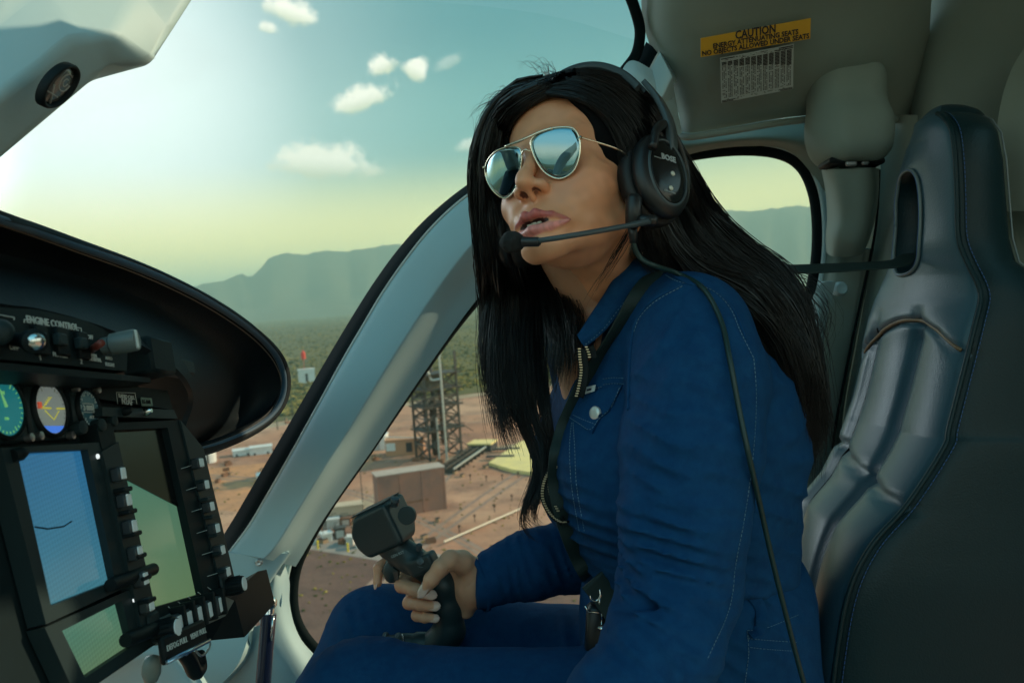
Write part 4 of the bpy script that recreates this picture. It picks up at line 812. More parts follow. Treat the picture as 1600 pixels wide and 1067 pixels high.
gauge(4,637,.0205,(.010,.16,.18),0); gauge(76,639,.0198,(.17,.20,.185),1); gauge(136,639,.0155,(.008,.03,.034),2)
for x,y,r in((109,672,.0055),(140,668,.0055),(160,661,.0045)):
    a=PP(x,y,.0); m=MB(); m.lathe(a,pN-pH*.1,[(r,0),(r*1.05,.008),(r,.012),(r*.5,.013)],18); m.build('gauge_knob',M_bezel,panel,sharp=40)
# displays
def scr(name,pix,c0,c1,str_,off,raster=0,parent=None):  # emission gradient paints the sky reflected in the glass, beside any lit raster
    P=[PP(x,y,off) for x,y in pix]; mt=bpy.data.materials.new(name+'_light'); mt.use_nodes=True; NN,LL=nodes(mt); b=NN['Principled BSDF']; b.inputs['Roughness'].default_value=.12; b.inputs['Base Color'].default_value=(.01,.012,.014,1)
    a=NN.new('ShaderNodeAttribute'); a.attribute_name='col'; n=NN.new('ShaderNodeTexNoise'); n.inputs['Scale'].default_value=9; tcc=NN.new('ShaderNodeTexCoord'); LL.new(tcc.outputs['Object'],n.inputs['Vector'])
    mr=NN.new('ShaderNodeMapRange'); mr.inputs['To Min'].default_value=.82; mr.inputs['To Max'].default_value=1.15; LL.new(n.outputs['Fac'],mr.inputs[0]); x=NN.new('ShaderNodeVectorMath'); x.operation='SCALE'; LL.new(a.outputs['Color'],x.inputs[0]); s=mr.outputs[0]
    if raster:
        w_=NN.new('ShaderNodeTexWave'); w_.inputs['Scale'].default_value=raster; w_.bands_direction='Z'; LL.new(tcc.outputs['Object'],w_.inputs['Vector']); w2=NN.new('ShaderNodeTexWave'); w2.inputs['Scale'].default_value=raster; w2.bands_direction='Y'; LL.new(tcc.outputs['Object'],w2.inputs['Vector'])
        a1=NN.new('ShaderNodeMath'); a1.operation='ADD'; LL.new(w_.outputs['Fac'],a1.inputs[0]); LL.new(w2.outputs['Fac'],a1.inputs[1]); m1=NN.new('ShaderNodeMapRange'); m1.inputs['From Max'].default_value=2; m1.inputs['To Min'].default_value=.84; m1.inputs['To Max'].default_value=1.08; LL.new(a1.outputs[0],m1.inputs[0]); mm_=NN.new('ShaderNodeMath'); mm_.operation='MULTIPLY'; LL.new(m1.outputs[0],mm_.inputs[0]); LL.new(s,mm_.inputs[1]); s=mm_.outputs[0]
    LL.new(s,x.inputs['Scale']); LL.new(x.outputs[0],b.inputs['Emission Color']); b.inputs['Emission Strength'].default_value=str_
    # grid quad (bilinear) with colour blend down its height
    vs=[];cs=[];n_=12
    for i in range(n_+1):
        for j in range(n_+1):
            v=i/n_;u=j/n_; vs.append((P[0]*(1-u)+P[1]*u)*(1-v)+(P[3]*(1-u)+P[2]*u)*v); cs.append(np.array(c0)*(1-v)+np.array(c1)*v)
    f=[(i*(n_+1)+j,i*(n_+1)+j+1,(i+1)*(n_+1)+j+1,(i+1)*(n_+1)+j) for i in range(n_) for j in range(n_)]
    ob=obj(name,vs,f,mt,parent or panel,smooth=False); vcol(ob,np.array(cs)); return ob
# left tall display
def frame(name,outer,inner,off0,off1,mt,parent):
    O=[PP(x,y,off1) for x,y in outer]; I=[PP(x,y,off1) for x,y in inner]; O0=[p-pN*(off1-off0) for p in O]; I0=[p-pN*(off1-off0) for p in I]
    v=O+I+O0+I0; f=[]
    for i in range(4):
        j=(i+1)%4; f+=[(i,j,4+j,4+i),(8+i,12+i,12+j,8+j),(i,8+i,8+j,j),(4+i,4+j,12+j,12+i)]
    return fix(obj(name,v,f,mt,parent,smooth=False))
d1=frame('left_display',[(2,700),(168,690),(222,905),(72,975)],[(27,707),(137,702),(180,907),(80,946)],-.004,.009,M_bezel,panel)
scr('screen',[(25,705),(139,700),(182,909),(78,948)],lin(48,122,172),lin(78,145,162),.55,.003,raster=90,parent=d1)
m=MB(); m.tube([PP(55,823,.0035),PP(75,826,.0035),PP(100,822,.0035),PP(112,814,.0035)],.0006,4); m.build('trace_line',M_black,d1)
d3=frame('lower_display',[(70,980),(222,912),(252,1000),(120,1090)],[(97,985),(190,938),(208,1008),(133,1058)],-.004,.009,M_bezel,panel)
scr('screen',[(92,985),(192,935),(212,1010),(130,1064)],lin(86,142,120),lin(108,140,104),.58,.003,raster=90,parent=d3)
m=MB(); m.lathe(PP(184,943,.0035),pN,[(.0016,0),(.001,.0006)],10); m.build('indicator',mat('cyan_led',(.3,.7,.9),.4,emit=(.3,.7,.9),estr=.8),d3)
d2=frame('centre_display',[(150,662),(278,656),(372,934),(232,998)],[(178,672),(262,668),(318,926),(226,953)],-.008,.010,M_panel,panel)
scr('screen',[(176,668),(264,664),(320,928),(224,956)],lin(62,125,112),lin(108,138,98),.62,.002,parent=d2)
m=MB(); quad(m,[(176,668),(264,664),(295,800),(190,745)],.0035,.001); fix(m.build('frame_reflection',mat('painted_dark_reflection',(.006,.008,.009),.15),d2))  # dark window-frame reflection painted as a patch over the screen
# key strips on the centre display
def keys(parent,p0,p1,n,size,off,lines=None,seps=True):
    src=None
    for k in range(n):
        t=k/(n-1); x=p0[0]*(1-t)+p1[0]*t; y=p0[1]*(1-t)+p1[1]*t; c=PP(x,y,off)
        m=MB(); m.box(c,(size[0],size[1],.009),AX,bev=.0016); b=m.build('key',mat_btn_side,parent,sharp=40)
        m=MB(); m.box(c+pN*.0048,(size[0]*.78,size[1]*.78,.0012),AX,bev=.0005); m.build('key_cap',M_btn,b,sharp=40)
mat_btn_side=mat('dark_key_body',(.03,.04,.045),.4)
m=MB(); quad(m,[(160,705),(185,690),(245,960),(222,985)],.012,.010); ls=fix(m.build('left_key_strip',M_bezel,panel)); keys(ls,(184,741),(228,946),6,(.0105,.0125),.016)
for k in range(6):
    t=(k+.5)/6; x=187+ (232-187)*t; y=742+(950-742)*t+6; m=MB(); m.box(PP(x,y,.016),(.014,.004,.012),AX,bev=.001); m.build('separator',M_black,ls)
m=MB(); quad(m,[(282,656),(318,700),(372,925),(352,940)],.012,.010); rs=fix(m.build('right_key_strip',M_bezel,panel)); keys(rs,(308,724),(350,894),6,(.0135,.0115),.016)
ln=MB()
for k in range(6):
    t=k/5; x=303+(344-303)*t; y=727+(895-727)*t; ln.tube([PP(x-20,y+5,.011),PP(x-4,y,.0125)],.0003,4)
    tt=(k+.5)/6; m=MB(); m.box(PP(312+(352-312)*tt,738+(905-738)*tt,.016),(.015,.004,.010),AX,bev=.001); m.build('separator',M_bezel,rs)
m=MB(); quad(m,[(238,972),(338,925),(366,938),(352,962),(262,1004),(236,990)],.014,.012); bs=fix(m.build('bottom_key_strip',mat('grey_key_strip',(.13,.16,.15),.5,bump=[(300,.1,.0005,'n')]),panel)); 
keys(bs,(273,976),(339,945),5,(.0135,.018),.018)
for k in range(5):
    t=(k+.5)/5; x=273+(350-273)*t; y=974+(936-974)*t; m=MB(); m.box(PP(x,y,.02),(.0035,.027,.014),AX,bev=.001); m.build('separator',M_black,bs); ln.tube([PP(x-6,y-14,.0145),PP(x-18,y-23,.0125)],.0003,4)
ln.build('key_lines',M_ink,panel)
def knob(x,y,off,r,h,ax,name='display_knob'):
    a=PP(x,y,off); m=MB(); ax=unit(ax); 
    m.lathe(a,ax,[(r*1.0,0),(r*1.0,h*.9),(r*.93,h)],24); k=m.build(name,M_black,panel,sharp=40); m=MB(); m.lathe(a+ax*h,ax,[(r*.8,0),(r*.78,.0012)],20); m.build('knob_cap',M_btn,k); 
    m=MB()
    u=unit(np.cross(ax,[0,0,1.])); w=np.cross(ax,u)
    for q in range(14): e=math.cos(q*2*PI/14)*u+math.sin(q*2*PI/14)*w; m.tube([a+e*r*1.02+ax*h*.2,a+e*r*1.02+ax*h*.85],r*.08,4)
    m.build('knob_ribs',M_black,k)
knob(352,918,.012,.009,.020,pN+pH*.05); knob(240,988,.012,.009,.020,pN+pH*.05)
for x,y in((350,910),(240,975)):
    m=MB(); m.box(PP(x,y,.013),(.02,.02,.004),AX,bev=.003); m.build('knob_plate',M_bezel,panel,sharp=40)
def rod(p0,o0,p1,o1,r,name='handle'):
    m=MB(); a=PP(*p0,o0);b=PP(*p1,o1); m.lathe(a,b-a,[(r*.9,0),(r,.004),(r,np.linalg.norm(b-a)-.004),(r*.6,np.linalg.norm(b-a))],18); m.build(name,M_black,panel,sharp=40)
rod((172,914),.014,(242,888),.011,.0055); rod((196,1000),.014,(262,975),.016,.006); rod((20,712),.01,(40,706),.013,.005)
m=MB(); quad(m,[(150,597),(262,610),(270,640),(215,632),(150,622)],.002,.02); fix(m.build('upper_shelf',M_panel,panel))
m=MB(); quad(m,[(160,636),(272,640),(278,654),(160,650)],.012,.016); fix(m.build('display_shelf',M_bezel,panel))
cl=MB(); oo=.004; textmb(cl,'RADIO CALL',.0052,PP(198,620,oo),PP(212,622,oo)-PP(184,618,oo),pU,narrow=1.0); textmb(cl,'N2AF',.0085,PP(199,628,oo),PP(212,630,oo)-PP(184,626,oo),pU)
for a,b in(((182,613),(211,614)),((182,613),(184,631)),((211,614),(214,632))): cl.tube([PP(*a,oo),PP(*b,oo)],.0003,4)
cl.build('call_sign_plate',M_ink,panel)
m=MB(); m.box(PP(229,628,.004),(.022,.009,.002),AX,bev=.0008); kk=m.build('plate',mat('pale_green_plate',(.14,.22,.18),.5),panel); t=MB(); textmb(t,'EE-ANI',.0055,PP(229,628,.0056),pH,pU); t.build('plate_text',M_black,kk)
for x,y,mm_ in((193,643,M_black),(224,644,M_chrome)):
    m=MB(); m.lathe(PP(x,y,.012),pN,[(.004,0),(.0042,.004),(.002,.008)],12); m.build('stud',mm_,panel,sharp=40)
for x,y in((152,713),(209,937)):
    m=MB(); m.lathe(PP(x,y,.010),pN,[(.0022,0),(.002,.001)],10); m.build('indicator_light',mat('white_led',(.8,.85,.85),.4,emit=(.8,.85,.85),estr=.8),panel)
# pull handles under the panel
pp=thing('vent_pull_handle','black pull handle with blue bright edge and wire loop below the centre display','handle',V(290,1005,.8))
m=MB(); a=PP(252,1018,.03); b=PP(318,986,.03); d=unit(b-a); Lh=np.linalg.norm(b-a); m.box((a+b)/2,(Lh,.022,.006),np.stack([d,unit(np.cross(pN,d)),pN],1),bev=.002); m.build('grip',M_black,pp,sharp=40)
m=MB(); lo_=unit(np.cross(pN,d)); lo_=lo_*(-1 if lo_[2]>0 else 1); m.tube([a+lo_*.009+pN*.004,b+lo_*.009+pN*.004],.002,8); m.build('bright_edge',mat('blue_steel',(.35,.55,.75),.2,.8),pp,smooth=True)
t=MB(); textmb(t,'DEFOG PULL',.0068,a+d*Lh*.27-lo_*.001+pN*.0034,d,-lo_); textmb(t,'VENT PULL',.0068,a+d*Lh*.78-lo_*.001+pN*.0034,d,-lo_); t.build('handle_text',M_ink,pp)
m=MB(); m.tube(catmull([PP(282,1003,.02),PP(284,1018,.02),PP(292,1022,.02),PP(296,1010,.02),PP(295,998,.02)],6),.0011,6); m.tube(catmull([PP(299,994,.015),PP(302,1008,.015),PP(314,1024,.015),PP(326,1014,.015),PP(329,1004,.015)],6),.0011,6); m.build('wire_loop',M_steelc,pp,smooth=True)
m=MB(); P=Vs([(296,1015,.9),(330,1000,.9),(382,995,.93),(367,935,.93),(350,940,.9),(270,985,.85)]); m.prism(P,np.array([0,.12,-.0])); fix(m.build('under_panel',M_black,panel))
m=MB(); m.tube(catmull([V(280,1010,.8),V(295,1030,.82),V(305,1050,.84),V(312,1042,.86),V(308,1020,.86)],6),.008,8); m.build('cable_bundle',M_black,panel,smooth=True)
m=MB(); m.lathe(V(236,1058,.72),(0.1,-.1,1),[(.002,-.004),(.006,-.003),(.0085,.004),(.0085,.012),(.0068,.019),(.002,.022)],20); m.build('round_knob',mat('grey_green_knob',(.15,.19,.18),.4),panel,sharp=60)
m=MB(); m.lathe(V(14,1054,.55),(.8,-.5,.1),[(.02,0),(.02,.01),(.012,.014),(.010,.022)],24); m.build('corner_knob',M_steelc,panel,sharp=40)
# ---------------------------------------------------------------- pilot seat (faces left, seen from its inner side)
M_leather=mat('shaded_leather',(.006,.024,.030),.40,bump=[(400,.28,.0007,'voro'),(7,.10,.004,'n')],spec=.25)  # shaded copy of the seat leather, darkened for the side away from light
M_leather2=mat('sky_lit_leather',(.040,.092,.125),.36,bump=[(420,.22,.0006,'voro'),(6,.08,.004,'n')],spec=.4)  # lit copy of the same leather, sky light put into its tone
M_thread=mat('blue_thread',(.03,.09,.26),.6); M_piped=mat('leather_piping',(.16,.20,.21),.38)
seat=thing('pilot_seat','dark leather pilot seat with slotted headrest and ribbed front painted sky-lit','seat',V(1480,1300,1.0))
near=[(1463,177,1.035),(1474,184,1.01),(1486,204,.992),(1492,247,.985),(1495,310,.983),(1497,371,.98),(1510,408,.972),(1527,443,.96),(1532,468,.955),(1524,504,.95),(1514,545,.947),(1483,666,.94),(1474,700,.935),(1417,788,.93),(1360,854,.925),(1325,928,.92),(1305,1038,.92),(1295,1150,.92),(1290,1300,.92)]
farx=np.array([(140,1480),(178,1468),(190,1452),(205,1437),(240,1417),(275,1405),(320,1400),(370,1398),(415,1390),(455,1375),(500,1360),(555,1349),(615,1335),(680,1312),(735,1285),(775,1252),(850,1236),(950,1222),(1100,1205),(1400,1200)],float)
farw=np.array([(177,.10),(204,.15),(260,.175),(371,.19),(443,.225),(545,.26),(700,.285),(900,.30),(1300,.30)],float)
rearx=np.array([(177,1532),(184,1548),(204,1562),(247,1570),(310,1575),(371,1580),(408,1590),(443,1640),(504,1720),(600,1790),(700,1840),(900,1900),(1300,1950)],float)
N_=catmull(near,9); rings=[]; uu=[]; NF,NS,NR,NB=26,10,10,8
seam_far=[];seam_near=[];rear_edge=[];front=[]
for k,(x,y,d) in enumerate(N_):
    n0=V(x,y,d); w_=np.interp(y,farw[:,0],farw[:,1]); dF=d+w_; yf=533.5-n0[2]*1200/dF; f0=V(np.interp(yf,farx[:,0],farx[:,1]),yf,dF); r0=V(np.interp(y,rearx[:,0],rearx[:,1]),y,d+.012); r0[2]=n0[2]; r1=f0+(r0-n0); r1[0]=max(r1[0],r0[0]-.01)
    R=[]
    lower=np.clip((y-470)/60,0,1); up=1-lower
    for i in range(NF):
        u=i/(NF-1); p=f0*(1-u)+n0*u
        b=-.016*math.sin(PI*u)**.7*up                              # headrest front gently rounded
        if lower>0:
            g=0
            for c in (.17,.60): g+=.010*math.exp(-((u-c)/.010)**2)
            pil=-.008*abs(math.sin(PI*np.clip(u/.17,0,1)))**.6*(u<.17)-.016*abs(math.sin(PI*np.clip((u-.17)/.43,0,1)))**.6*(.17<=u<.6)-.014*abs(math.sin(PI*np.clip((u-.6)/.4,0,1)))**.7*(u>=.6)
            b+=lower*(g+pil)
            cy=np.interp(u,[0,.17,.6,1],[735,742,775,795]); b+=lower*.010*math.exp(-((y-cy)/7)**2)
        e=min(u,1-u); 
        R.append(p+np.array([b,0,0]))
    for i in range(1,NS):
        u=i/NS; p=n0*(1-u)+r0*u; R.append(p+np.array([0,-.012*math.sin(PI*u)**.6,0]))
    for i in range(1,NR):
        u=i/NR; p=r0*(1-u)+r1*u; R.append(p+np.array([.012*math.sin(PI*u)**.6,0,0]))
    for i in range(1,NB):
        u=i/NB; p=r1*(1-u)+f0*u; R.append(p+np.array([0,.01*math.sin(PI*u),0]))
    # arch seam across the front
    rings.append(R); seam_near.append(n0+np.array([-.001,-.002,0])); rear_edge.append(r0+np.array([.001,-.0015,0]))
rings=np.array(rings)
# top dome: shrink a few rings upward
c=rings[0].mean(0); dome=[]
for s,h in ((.30,.020),(.62,.0165),(.86,.0095),(.96,.004)):
    dome.append(c+(rings[0]-c)*np.array([s,s,1])+np.array([.006,0,h]))
rings=np.concatenate([np.array(dome),rings]); m_,n_=rings.shape[:2]
# soft arch groove: panel below the arch sits lower
for i in range(m_):
    for j in range(NF):
        u=j/(NF-1); p=rings[i,j]; y=533.5-p[2]*1200/p[1]; ya=np.interp(u,[0,.17,.45,.6,.8,1],[560,525,503,503,520,556]); rings[i,j,0]+=.009*math.exp(-((y-ya)/5)**2)-.004*(1/(1+math.exp((y-ya)/4)))*np.clip((y-430)/40,0,1)
fs=[(i*n_+j,i*n_+(j+1)%n_,(i+1)*n_+(j+1)%n_,(i+1)*n_+j) for i in range(m_-1) for j in range(n_)]; mi=[0 if j<NF-1 else 1 for i in range(m_-1) for j in range(n_)]
fs+=[tuple(range(n_))[::-1],tuple(range((m_-1)*n_,m_*n_))]; mi+=[1,1]
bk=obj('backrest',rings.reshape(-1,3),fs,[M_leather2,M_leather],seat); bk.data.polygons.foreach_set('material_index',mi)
fix(bk)
# slot through the headrest
a=np.arange(32)*2*PI/32
def so(x,k=1.0,ex=0): # superellipse in depth/height
    cc,ss=np.cos(a),np.sin(a); return np.stack([np.full(32,x)+.012*ss*0,1.092+(.044*k+ex)*np.sign(cc)*np.abs(cc)**.75,.168+(.072*k+ex)*np.sign(ss)*np.abs(ss)**.62],1)
cut=loft('slot_cutter',[so(.45),so(.80)],M_leather,seat)
fix(cut); bm_=bk.modifiers.new('slot','BOOLEAN'); bm_.object=cut; bm_.operation='DIFFERENCE'; bm_.solver='EXACT'
bpy.context.view_layer.update(); dg=bpy.context.evaluated_depsgraph_get(); me2=bpy.data.meshes.new_from_object(bk.evaluated_get(dg)); bk.modifiers.clear(); bk.data=me2; bpy.data.objects.remove(cut)
# rim of the slot follows the front surface
fr=rings[:,:NF].reshape(-1,3); P=so(0,1.02); rim=[]
for p in P:
    d_=(fr[:,1]-p[1])**2+(fr[:,2]-p[2])**2; q=np.argsort(d_)[:6]; rim.append([np.average(fr[q,0],weights=1/(d_[q]+1e-6))-.002,p[1],p[2]])
rim=np.array(rim); MB().tube(np.concatenate([catmull(rim,3,closed=True),catmull(rim,3,closed=True)[:2]]),.0026,8).build('slot_piping',M_piped,seat,smooth=True)
MB().tube(np.concatenate([catmull(rim+[-.0025,0,0],3,closed=True),[rim[0]+[-.0025,0,0]]])*[1,1,1],.0005,5).build('slot_stitch',M_thread,seat,smooth=True)
sn=np.array(seam_near); MB().tube(sn[1:],.0030,8).build('front_piping',M_leather,seat,smooth=True)
re_=np.array(rear_edge)[2:60]; MB().tube(re_,.0014,6).build('rear_piping',M_piped,seat,smooth=True)
# warm light along the arch edge, painted tan, and dark seams between the ribs
FR=rings[4:,:NF]; arch=[]
for u in np.linspace(.03,.97,40):
    j=u*(NF-1); j0=int(j); w_=j-j0; col_=FR[:,j0]*(1-w_)+FR[:,min(j0+1,NF-1)]*w_; ys=533.5-col_[:,2]*1200/col_[:,1]; ya=np.interp(u,[0,.17,.45,.6,.8,1],[560,525,503,503,520,556])-3.5; k=int(np.argmax(ys>ya)); t_=(ya-ys[k-1])/(ys[k]-ys[k-1]+1e-9); arch.append(col_[k-1]*(1-t_)+col_[k]*t_+[-.0006,0,0])
arch=np.array(arch)
for _ in range(6): arch[1:-1]=.25*arch[:-2]+.5*arch[1:-1]+.25*arch[2:]
MB().tube(arch,.0028,8).build('arch_lit_edge',mat('tan_lit_edge',(.22,.13,.06),.45,var=(40,.6,(.06,.06,.05))),seat,smooth=True)
for u in (.17,.60):
    j=int(round(u*(NF-1))); col_=FR[:,j]; ys=533.5-col_[:,2]*1200/col_[:,1]; q=(ys>512)&(ys<1000); MB().tube(col_[q][::2]+[-.0008,0,0],.0018,6).build('rib_seam',M_black,seat,smooth=True)
# stitches: short dashes beside the seam on the side panel
st_=MB(); L_=catmull(sn[1:],4); cum=np.concatenate([[0],np.cumsum(np.linalg.norm(np.diff(L_,axis=0),axis=1))]); s=0
while s<cum[-1]-.004:
    a1=np.array([np.interp(s,cum,L_[:,k]) for k in range(3)]); a2=np.array([np.interp(s+.0038,cum,L_[:,k]) for k in range(3)]); o_=np.array([.0085,-.0052,0]); st_.tube([a1+o_,a2+o_],.0006,4); s+=.0058
st_.build('side_stitch',M_thread,seat)
MB().tube(sn[1:]+np.array([.0085,-.0038,0]),.0011,6).build('side_seam',M_leather,seat,smooth=True)
sheet('seat_cushion',[[V(1260,1080,1.22),V(1000,1150,1.22),V(700,1180,1.2)],[V(1280,1120,1.0),V(1000,1200,1.0),V(650,1230,1.0)],[V(1330,1150,.86),V(1050,1260,.86),V(650,1300,.86)]],M_leather,seat,thick=.08,sub=6,direction=(0,0,-1))
# ---------------------------------------------------------------- the pilot
HRm=np.array([[0.81,-0.044,-0.584],[-0.552,0.278,-0.786],[0.197,0.96,0.201]])   # columns: her left, up, face direction
HO=np.array([.07353,.86914,.17368])
def HL(p): return np.asarray(p,float).reshape(-1,3)@HRm.T+HO
def toH(p): return (np.asarray(p,float)-HO)@HRm
nb=toH(V(985,480,.985)); nm_=toH(V(948,430,.945))     # neck base / middle in head space
def sd_head(P):
    A=np.stack([np.abs(P[...,0]),P[...,1],P[...,2]],-1)        # mirrored
    d=ell(A,(0,.034,-.012),(.0750,.095,.097))
    d=smin(d,ell(A,(0,-.022,.022),(.0600,.078,.064)),.02)
    d=smin(d,ell(A,(0,-.055,.034),(.0465,.039,.052)),.018)
    d=smin(d,cap(A,(.0535,-.050,-.002),(.016,-.098,.073),.0125,.0105),.016)
    d=smin(d,ell(A,(0,-.0965,.079),(.019,.0165,.0170)),.014)
    d=smin(d,ell(A,(.041,-.030,.052),(.021,.018,.022)),.024)      # cheekbone
    d=smin(d,ell(A,(.029,-.054,.056),(.017,.022,.020)),.016)
    d=smin(d,cap(A,(.036,.016,.070),(.006,.012,.084),.010),.020)  # brow
    d=smax(d,-ell(A,(.0315,-.006,.096),(.017,.011,.011)),.014)    # eye socket
    d=smin(d,ell(A,(.0315,-.007,.072),(.0125,.0115,.0125)),.004)  # eye
    # nose
    d=smin(d,chain(A,[(0,.006,.0870),(0,-.016,.0965),(0,-.031,.1070)],[.0070,.0068,.0082]),.008)
    d=smin(d,ell(A,(0,-.0360,.1065),(.0088,.0080,.0098)),.006)
    d=smin(d,ell(A,(.0126,-.0395,.0945),(.0070,.0064,.0094)),.007)
    d=smin(d,cap(A,(0,-.0425,.101),(0,-.048,.093),.0036),.004)
    d=smax(d,-ell(A,(.0076,-.0450,.0975),(.0037,.0034,.0060)),.0025)
    # mouth
    d=smin(d,ell(A,(0,-.074,.0785),(.031,.019,.0175)),.012)
    up=chain(A,[(.0350,-.0785,.0808),(.020,-.0722,.0925),(.0060,-.0695,.1005),(0,-.0712,.1015)],[.0008,.0029,.0043,.0042],.0025)
    lo=chain(A,[(.0335,-.0795,.0815),(.018,-.0842,.0915),(0,-.0862,.0985)],[.0008,.0036,.0054],.0025)
    d=smin(d,up,.0035); d=smin(d,lo,.0035)
    d=smax(d,-ell(A,(0,-.0782,.1000),(.0140,.0021,.0150)),.0018)
    d=smax(d,-cap(A,(.0335,-.0790,.0835),(.012,-.0786,.0970),.0006,.0010),.0015)
    d=smax(d,-cap(A,(0,-.055,.1025),(0,-.065,.1045),.0022),.004)   # philtrum
    d=smax(d,-ell(A,(0,-.0935,.1030),(.015,.0025,.0050)),.005)     # below lower lip
    # neck
    d=smin(d,cap(P,(0,-.045,-.030),nm_,.044,.0475),.010); d=smin(d,cap(P,nm_,nb,.0475,.058),.02)
    d=smin(d,cap(P,nb,toH(V(1030,530,.93)),.050,.04),.03); d=smin(d,cap(P,nb,toH(V(905,560,1.12)),.055,.05),.04)
    # sternomastoid
    d=smin(d,cap(P,(.058,-.06,-.01),toH(V(925,470,.93)),.009,.008),.016)
    # ear (her left and right)
    d=smin(d,ell(A,(.075,-.018,-.010),(.009,.030,.019)),.006)
    return d+f32(.00045)*snoise(P,260)
def head_color(v):
    s,u,f=np.abs(v[:,0]),v[:,1],v[:,2]; V4=v.astype(f32)
    A=np.stack([s,u,f],-1).astype(f32)
    base=np.tile(np.array([.76,.345,.19]),(len(v),1)); n=snoise(V4,55,1)[:,None]*.035+snoise(V4,400,2)[:,None]*.03; base=base*(1+n)
    # warmer cheeks and nose
    k=np.exp(-(((s-.04)/.022)**2+((u+.035)/.022)**2))[:,None]*(f>.03)[:,None]; base=base*(1-k*np.array([.02,.10,.10]))
    up=chain(A,[(.0350,-.0785,.0808),(.020,-.0722,.0925),(.0060,-.0695,.1005),(0,-.0712,.1015)],[.0008,.0029,.0043,.0042],.0025)
    lo=chain(A,[(.0335,-.0795,.0815),(.018,-.0842,.0915),(0,-.0862,.0985)],[.0008,.0036,.0054],.0025)
    l=np.clip(1-np.minimum(up,lo)/.0015,0,1)[:,None]; lipc=np.where((up<lo)[:,None],np.array([.50,.12,.105]),np.array([.74,.26,.235]))*(1+.12*snoise(V4*np.array([3,.4,.4],f32),700)[:,None]); base=base*(1-l)+lipc*l
    inm=(ell(A,(0,-.0780,.1000),(.0185,.0036,.0190))<.0004)&(f<.0975); base[inm]=[.045,.012,.010]
    nos=ell(A,(.0076,-.0450,.0975),(.0037,.0034,.0060))<.0006; base[nos]=[.13,.045,.03]
    # brows
    
    return np.clip(base,0,1)
M_skin=mat('warm_tan_skin',(.5,.25,.15),.42,attr='col',sss=.12,spec=.45,bump=[(900,.22,.0004,'voro'),(190,.12,.0008,'n')])
lo_=np.array([-.16,-.24,-.20]); hi_=np.array([.20,.14,.14])
hv,hf=isosurf(sd_head,lo_,hi_,.0016)
hc=head_color(hv); hv=HL(hv)
# ------- right hand round the cyclic grip (visible beyond), joints given as pixel + distance
J=lambda L: [V(*p) for p in L]
fing=[ # (points, radii)
 (J([(722,893,1.105),(672,884,1.120),(610,872,1.120),(592,888,1.105),(590,910,1.098)]),[.0100,.0092,.0086,.0080,.0064]),      # index on the trigger
 (J([(722,905,1.105),(676,903,1.112),(634,902,1.108),(628,914,1.083),(648,921,1.058),(673,929,1.045)]),[.0105,.0100,.0098,.0100,.0090,.0070]),
 (J([(724,925,1.105),(680,928,1.112),(646,930,1.105),(640,941,1.082),(658,944,1.060),(680,947,1.047)]),[.0100,.0095,.0092,.0095,.0086,.0068]),
 (J([(724,945,1.100),(690,950,1.105),(660,953,1.098),(652,961,1.080),(664,964,1.062),(680,966,1.052)]),[.0088,.0082,.0080,.0082,.0074,.0058])]
thumb=(J([(738,890,1.065),(722,878,1.050),(704,874,1.036),(688,887,1.026),(674,905,1.024),(664,921,1.026)]),[.0170,.0155,.0125,.0112,.0098,.0068])
def sd_hand(P):
    d=ell(P,V(722,908,1.088),(.030,.026,.040),np.eye(3))
    d=smin(d,chain(P,J([(738,892,1.062),(736,925,1.070),(728,952,1.078)]),[.016,.0165,.0125],.008),.010)   # heel of the palm
    d=smin(d,chain(P,J([(745,912,1.072),(775,908,1.080),(800,900,1.09)]),[.0255,.026,.027],.02),.018)
    for pts,rs in fing: d=smin(d,chain(P,pts,rs,.0035),.0035)
    d=smin(d,chain(P,*thumb,.005),.007)
    for p,q in (((726,872,1.045),(712,890,1.03)),): pass
    # creases at the thumb base and wrist
    for a_,b_ in (((738,935,1.049),(722,938,1.055)),((741,905,1.043),(730,918,1.045)),((700,890,1.022),(692,878,1.020)),((679,893,1.012),(668,886,1.016))): d=smax(d,-cap(P,V(*a_),V(*b_),.0009),.002)
    return d+f32(.0003)*snoise(P,300)
lo_=V(560,1000,1.1); lo_[1]=1.0; hi_=V(880,840,1.1); hi_[1]=1.16
nv,nf=isosurf(sd_hand,lo_,hi_,.0014)
V4=nv.astype(f32); nc=np.array([.74,.38,.235])*(1+.05*snoise(V4,90,1)[:,None]+.04*snoise(V4,420,2)[:,None])
# reddish knuckles
for pts,rs in fing[1:]:
    k=np.exp(-((nv-np.array(pts[3]))**2).sum(1)/.009**2)[:,None]; nc=nc*(1-k*np.array([.03,.14,.16]))
# hidden core of the body, joins head, arms and hips beneath the clothes
SN=V(1078,520,.845); SF=np.array([.115,1.165,.005])     # shoulders
EL=V(1066,910,.775); WR=V(905,1180,.66); EF=np.array([.155,1.135,-.30]); WF=V(745,912,1.070)
def sd_core(P):
    d=cap(P,(.125,.97,.0),(.20,.99,-.30),.075,.085); d=smin(d,cap(P,(.20,.99,-.30),(.26,.98,-.52),.085,.10),.03)
    d=smin(d,cap(P,SN,EL,.042,.034),.02); d=smin(d,cap(P,EL,WR,.034,.026),.01); d=smin(d,cap(P,SF,EF,.040,.030),.02); d=smin(d,cap(P,EF,V(800,900,1.09),.026,.024),.01)
    d=smin(d,cap(P,(.125,.97,.03),HO-np.array([0,-.05,.06]),.045,.045),.01)
    for h,k,f_ in (((.24,.88,-.53),V(560,1130,.92),V(420,1500,.95)),((.24,1.10,-.53),V(592,1012,1.18),V(420,1300,1.2))):
        d=smin(d,cap(P,h,k,.062,.045),.02); d=smin(d,cap(P,k,f_,.045,.035),.01)
    return d
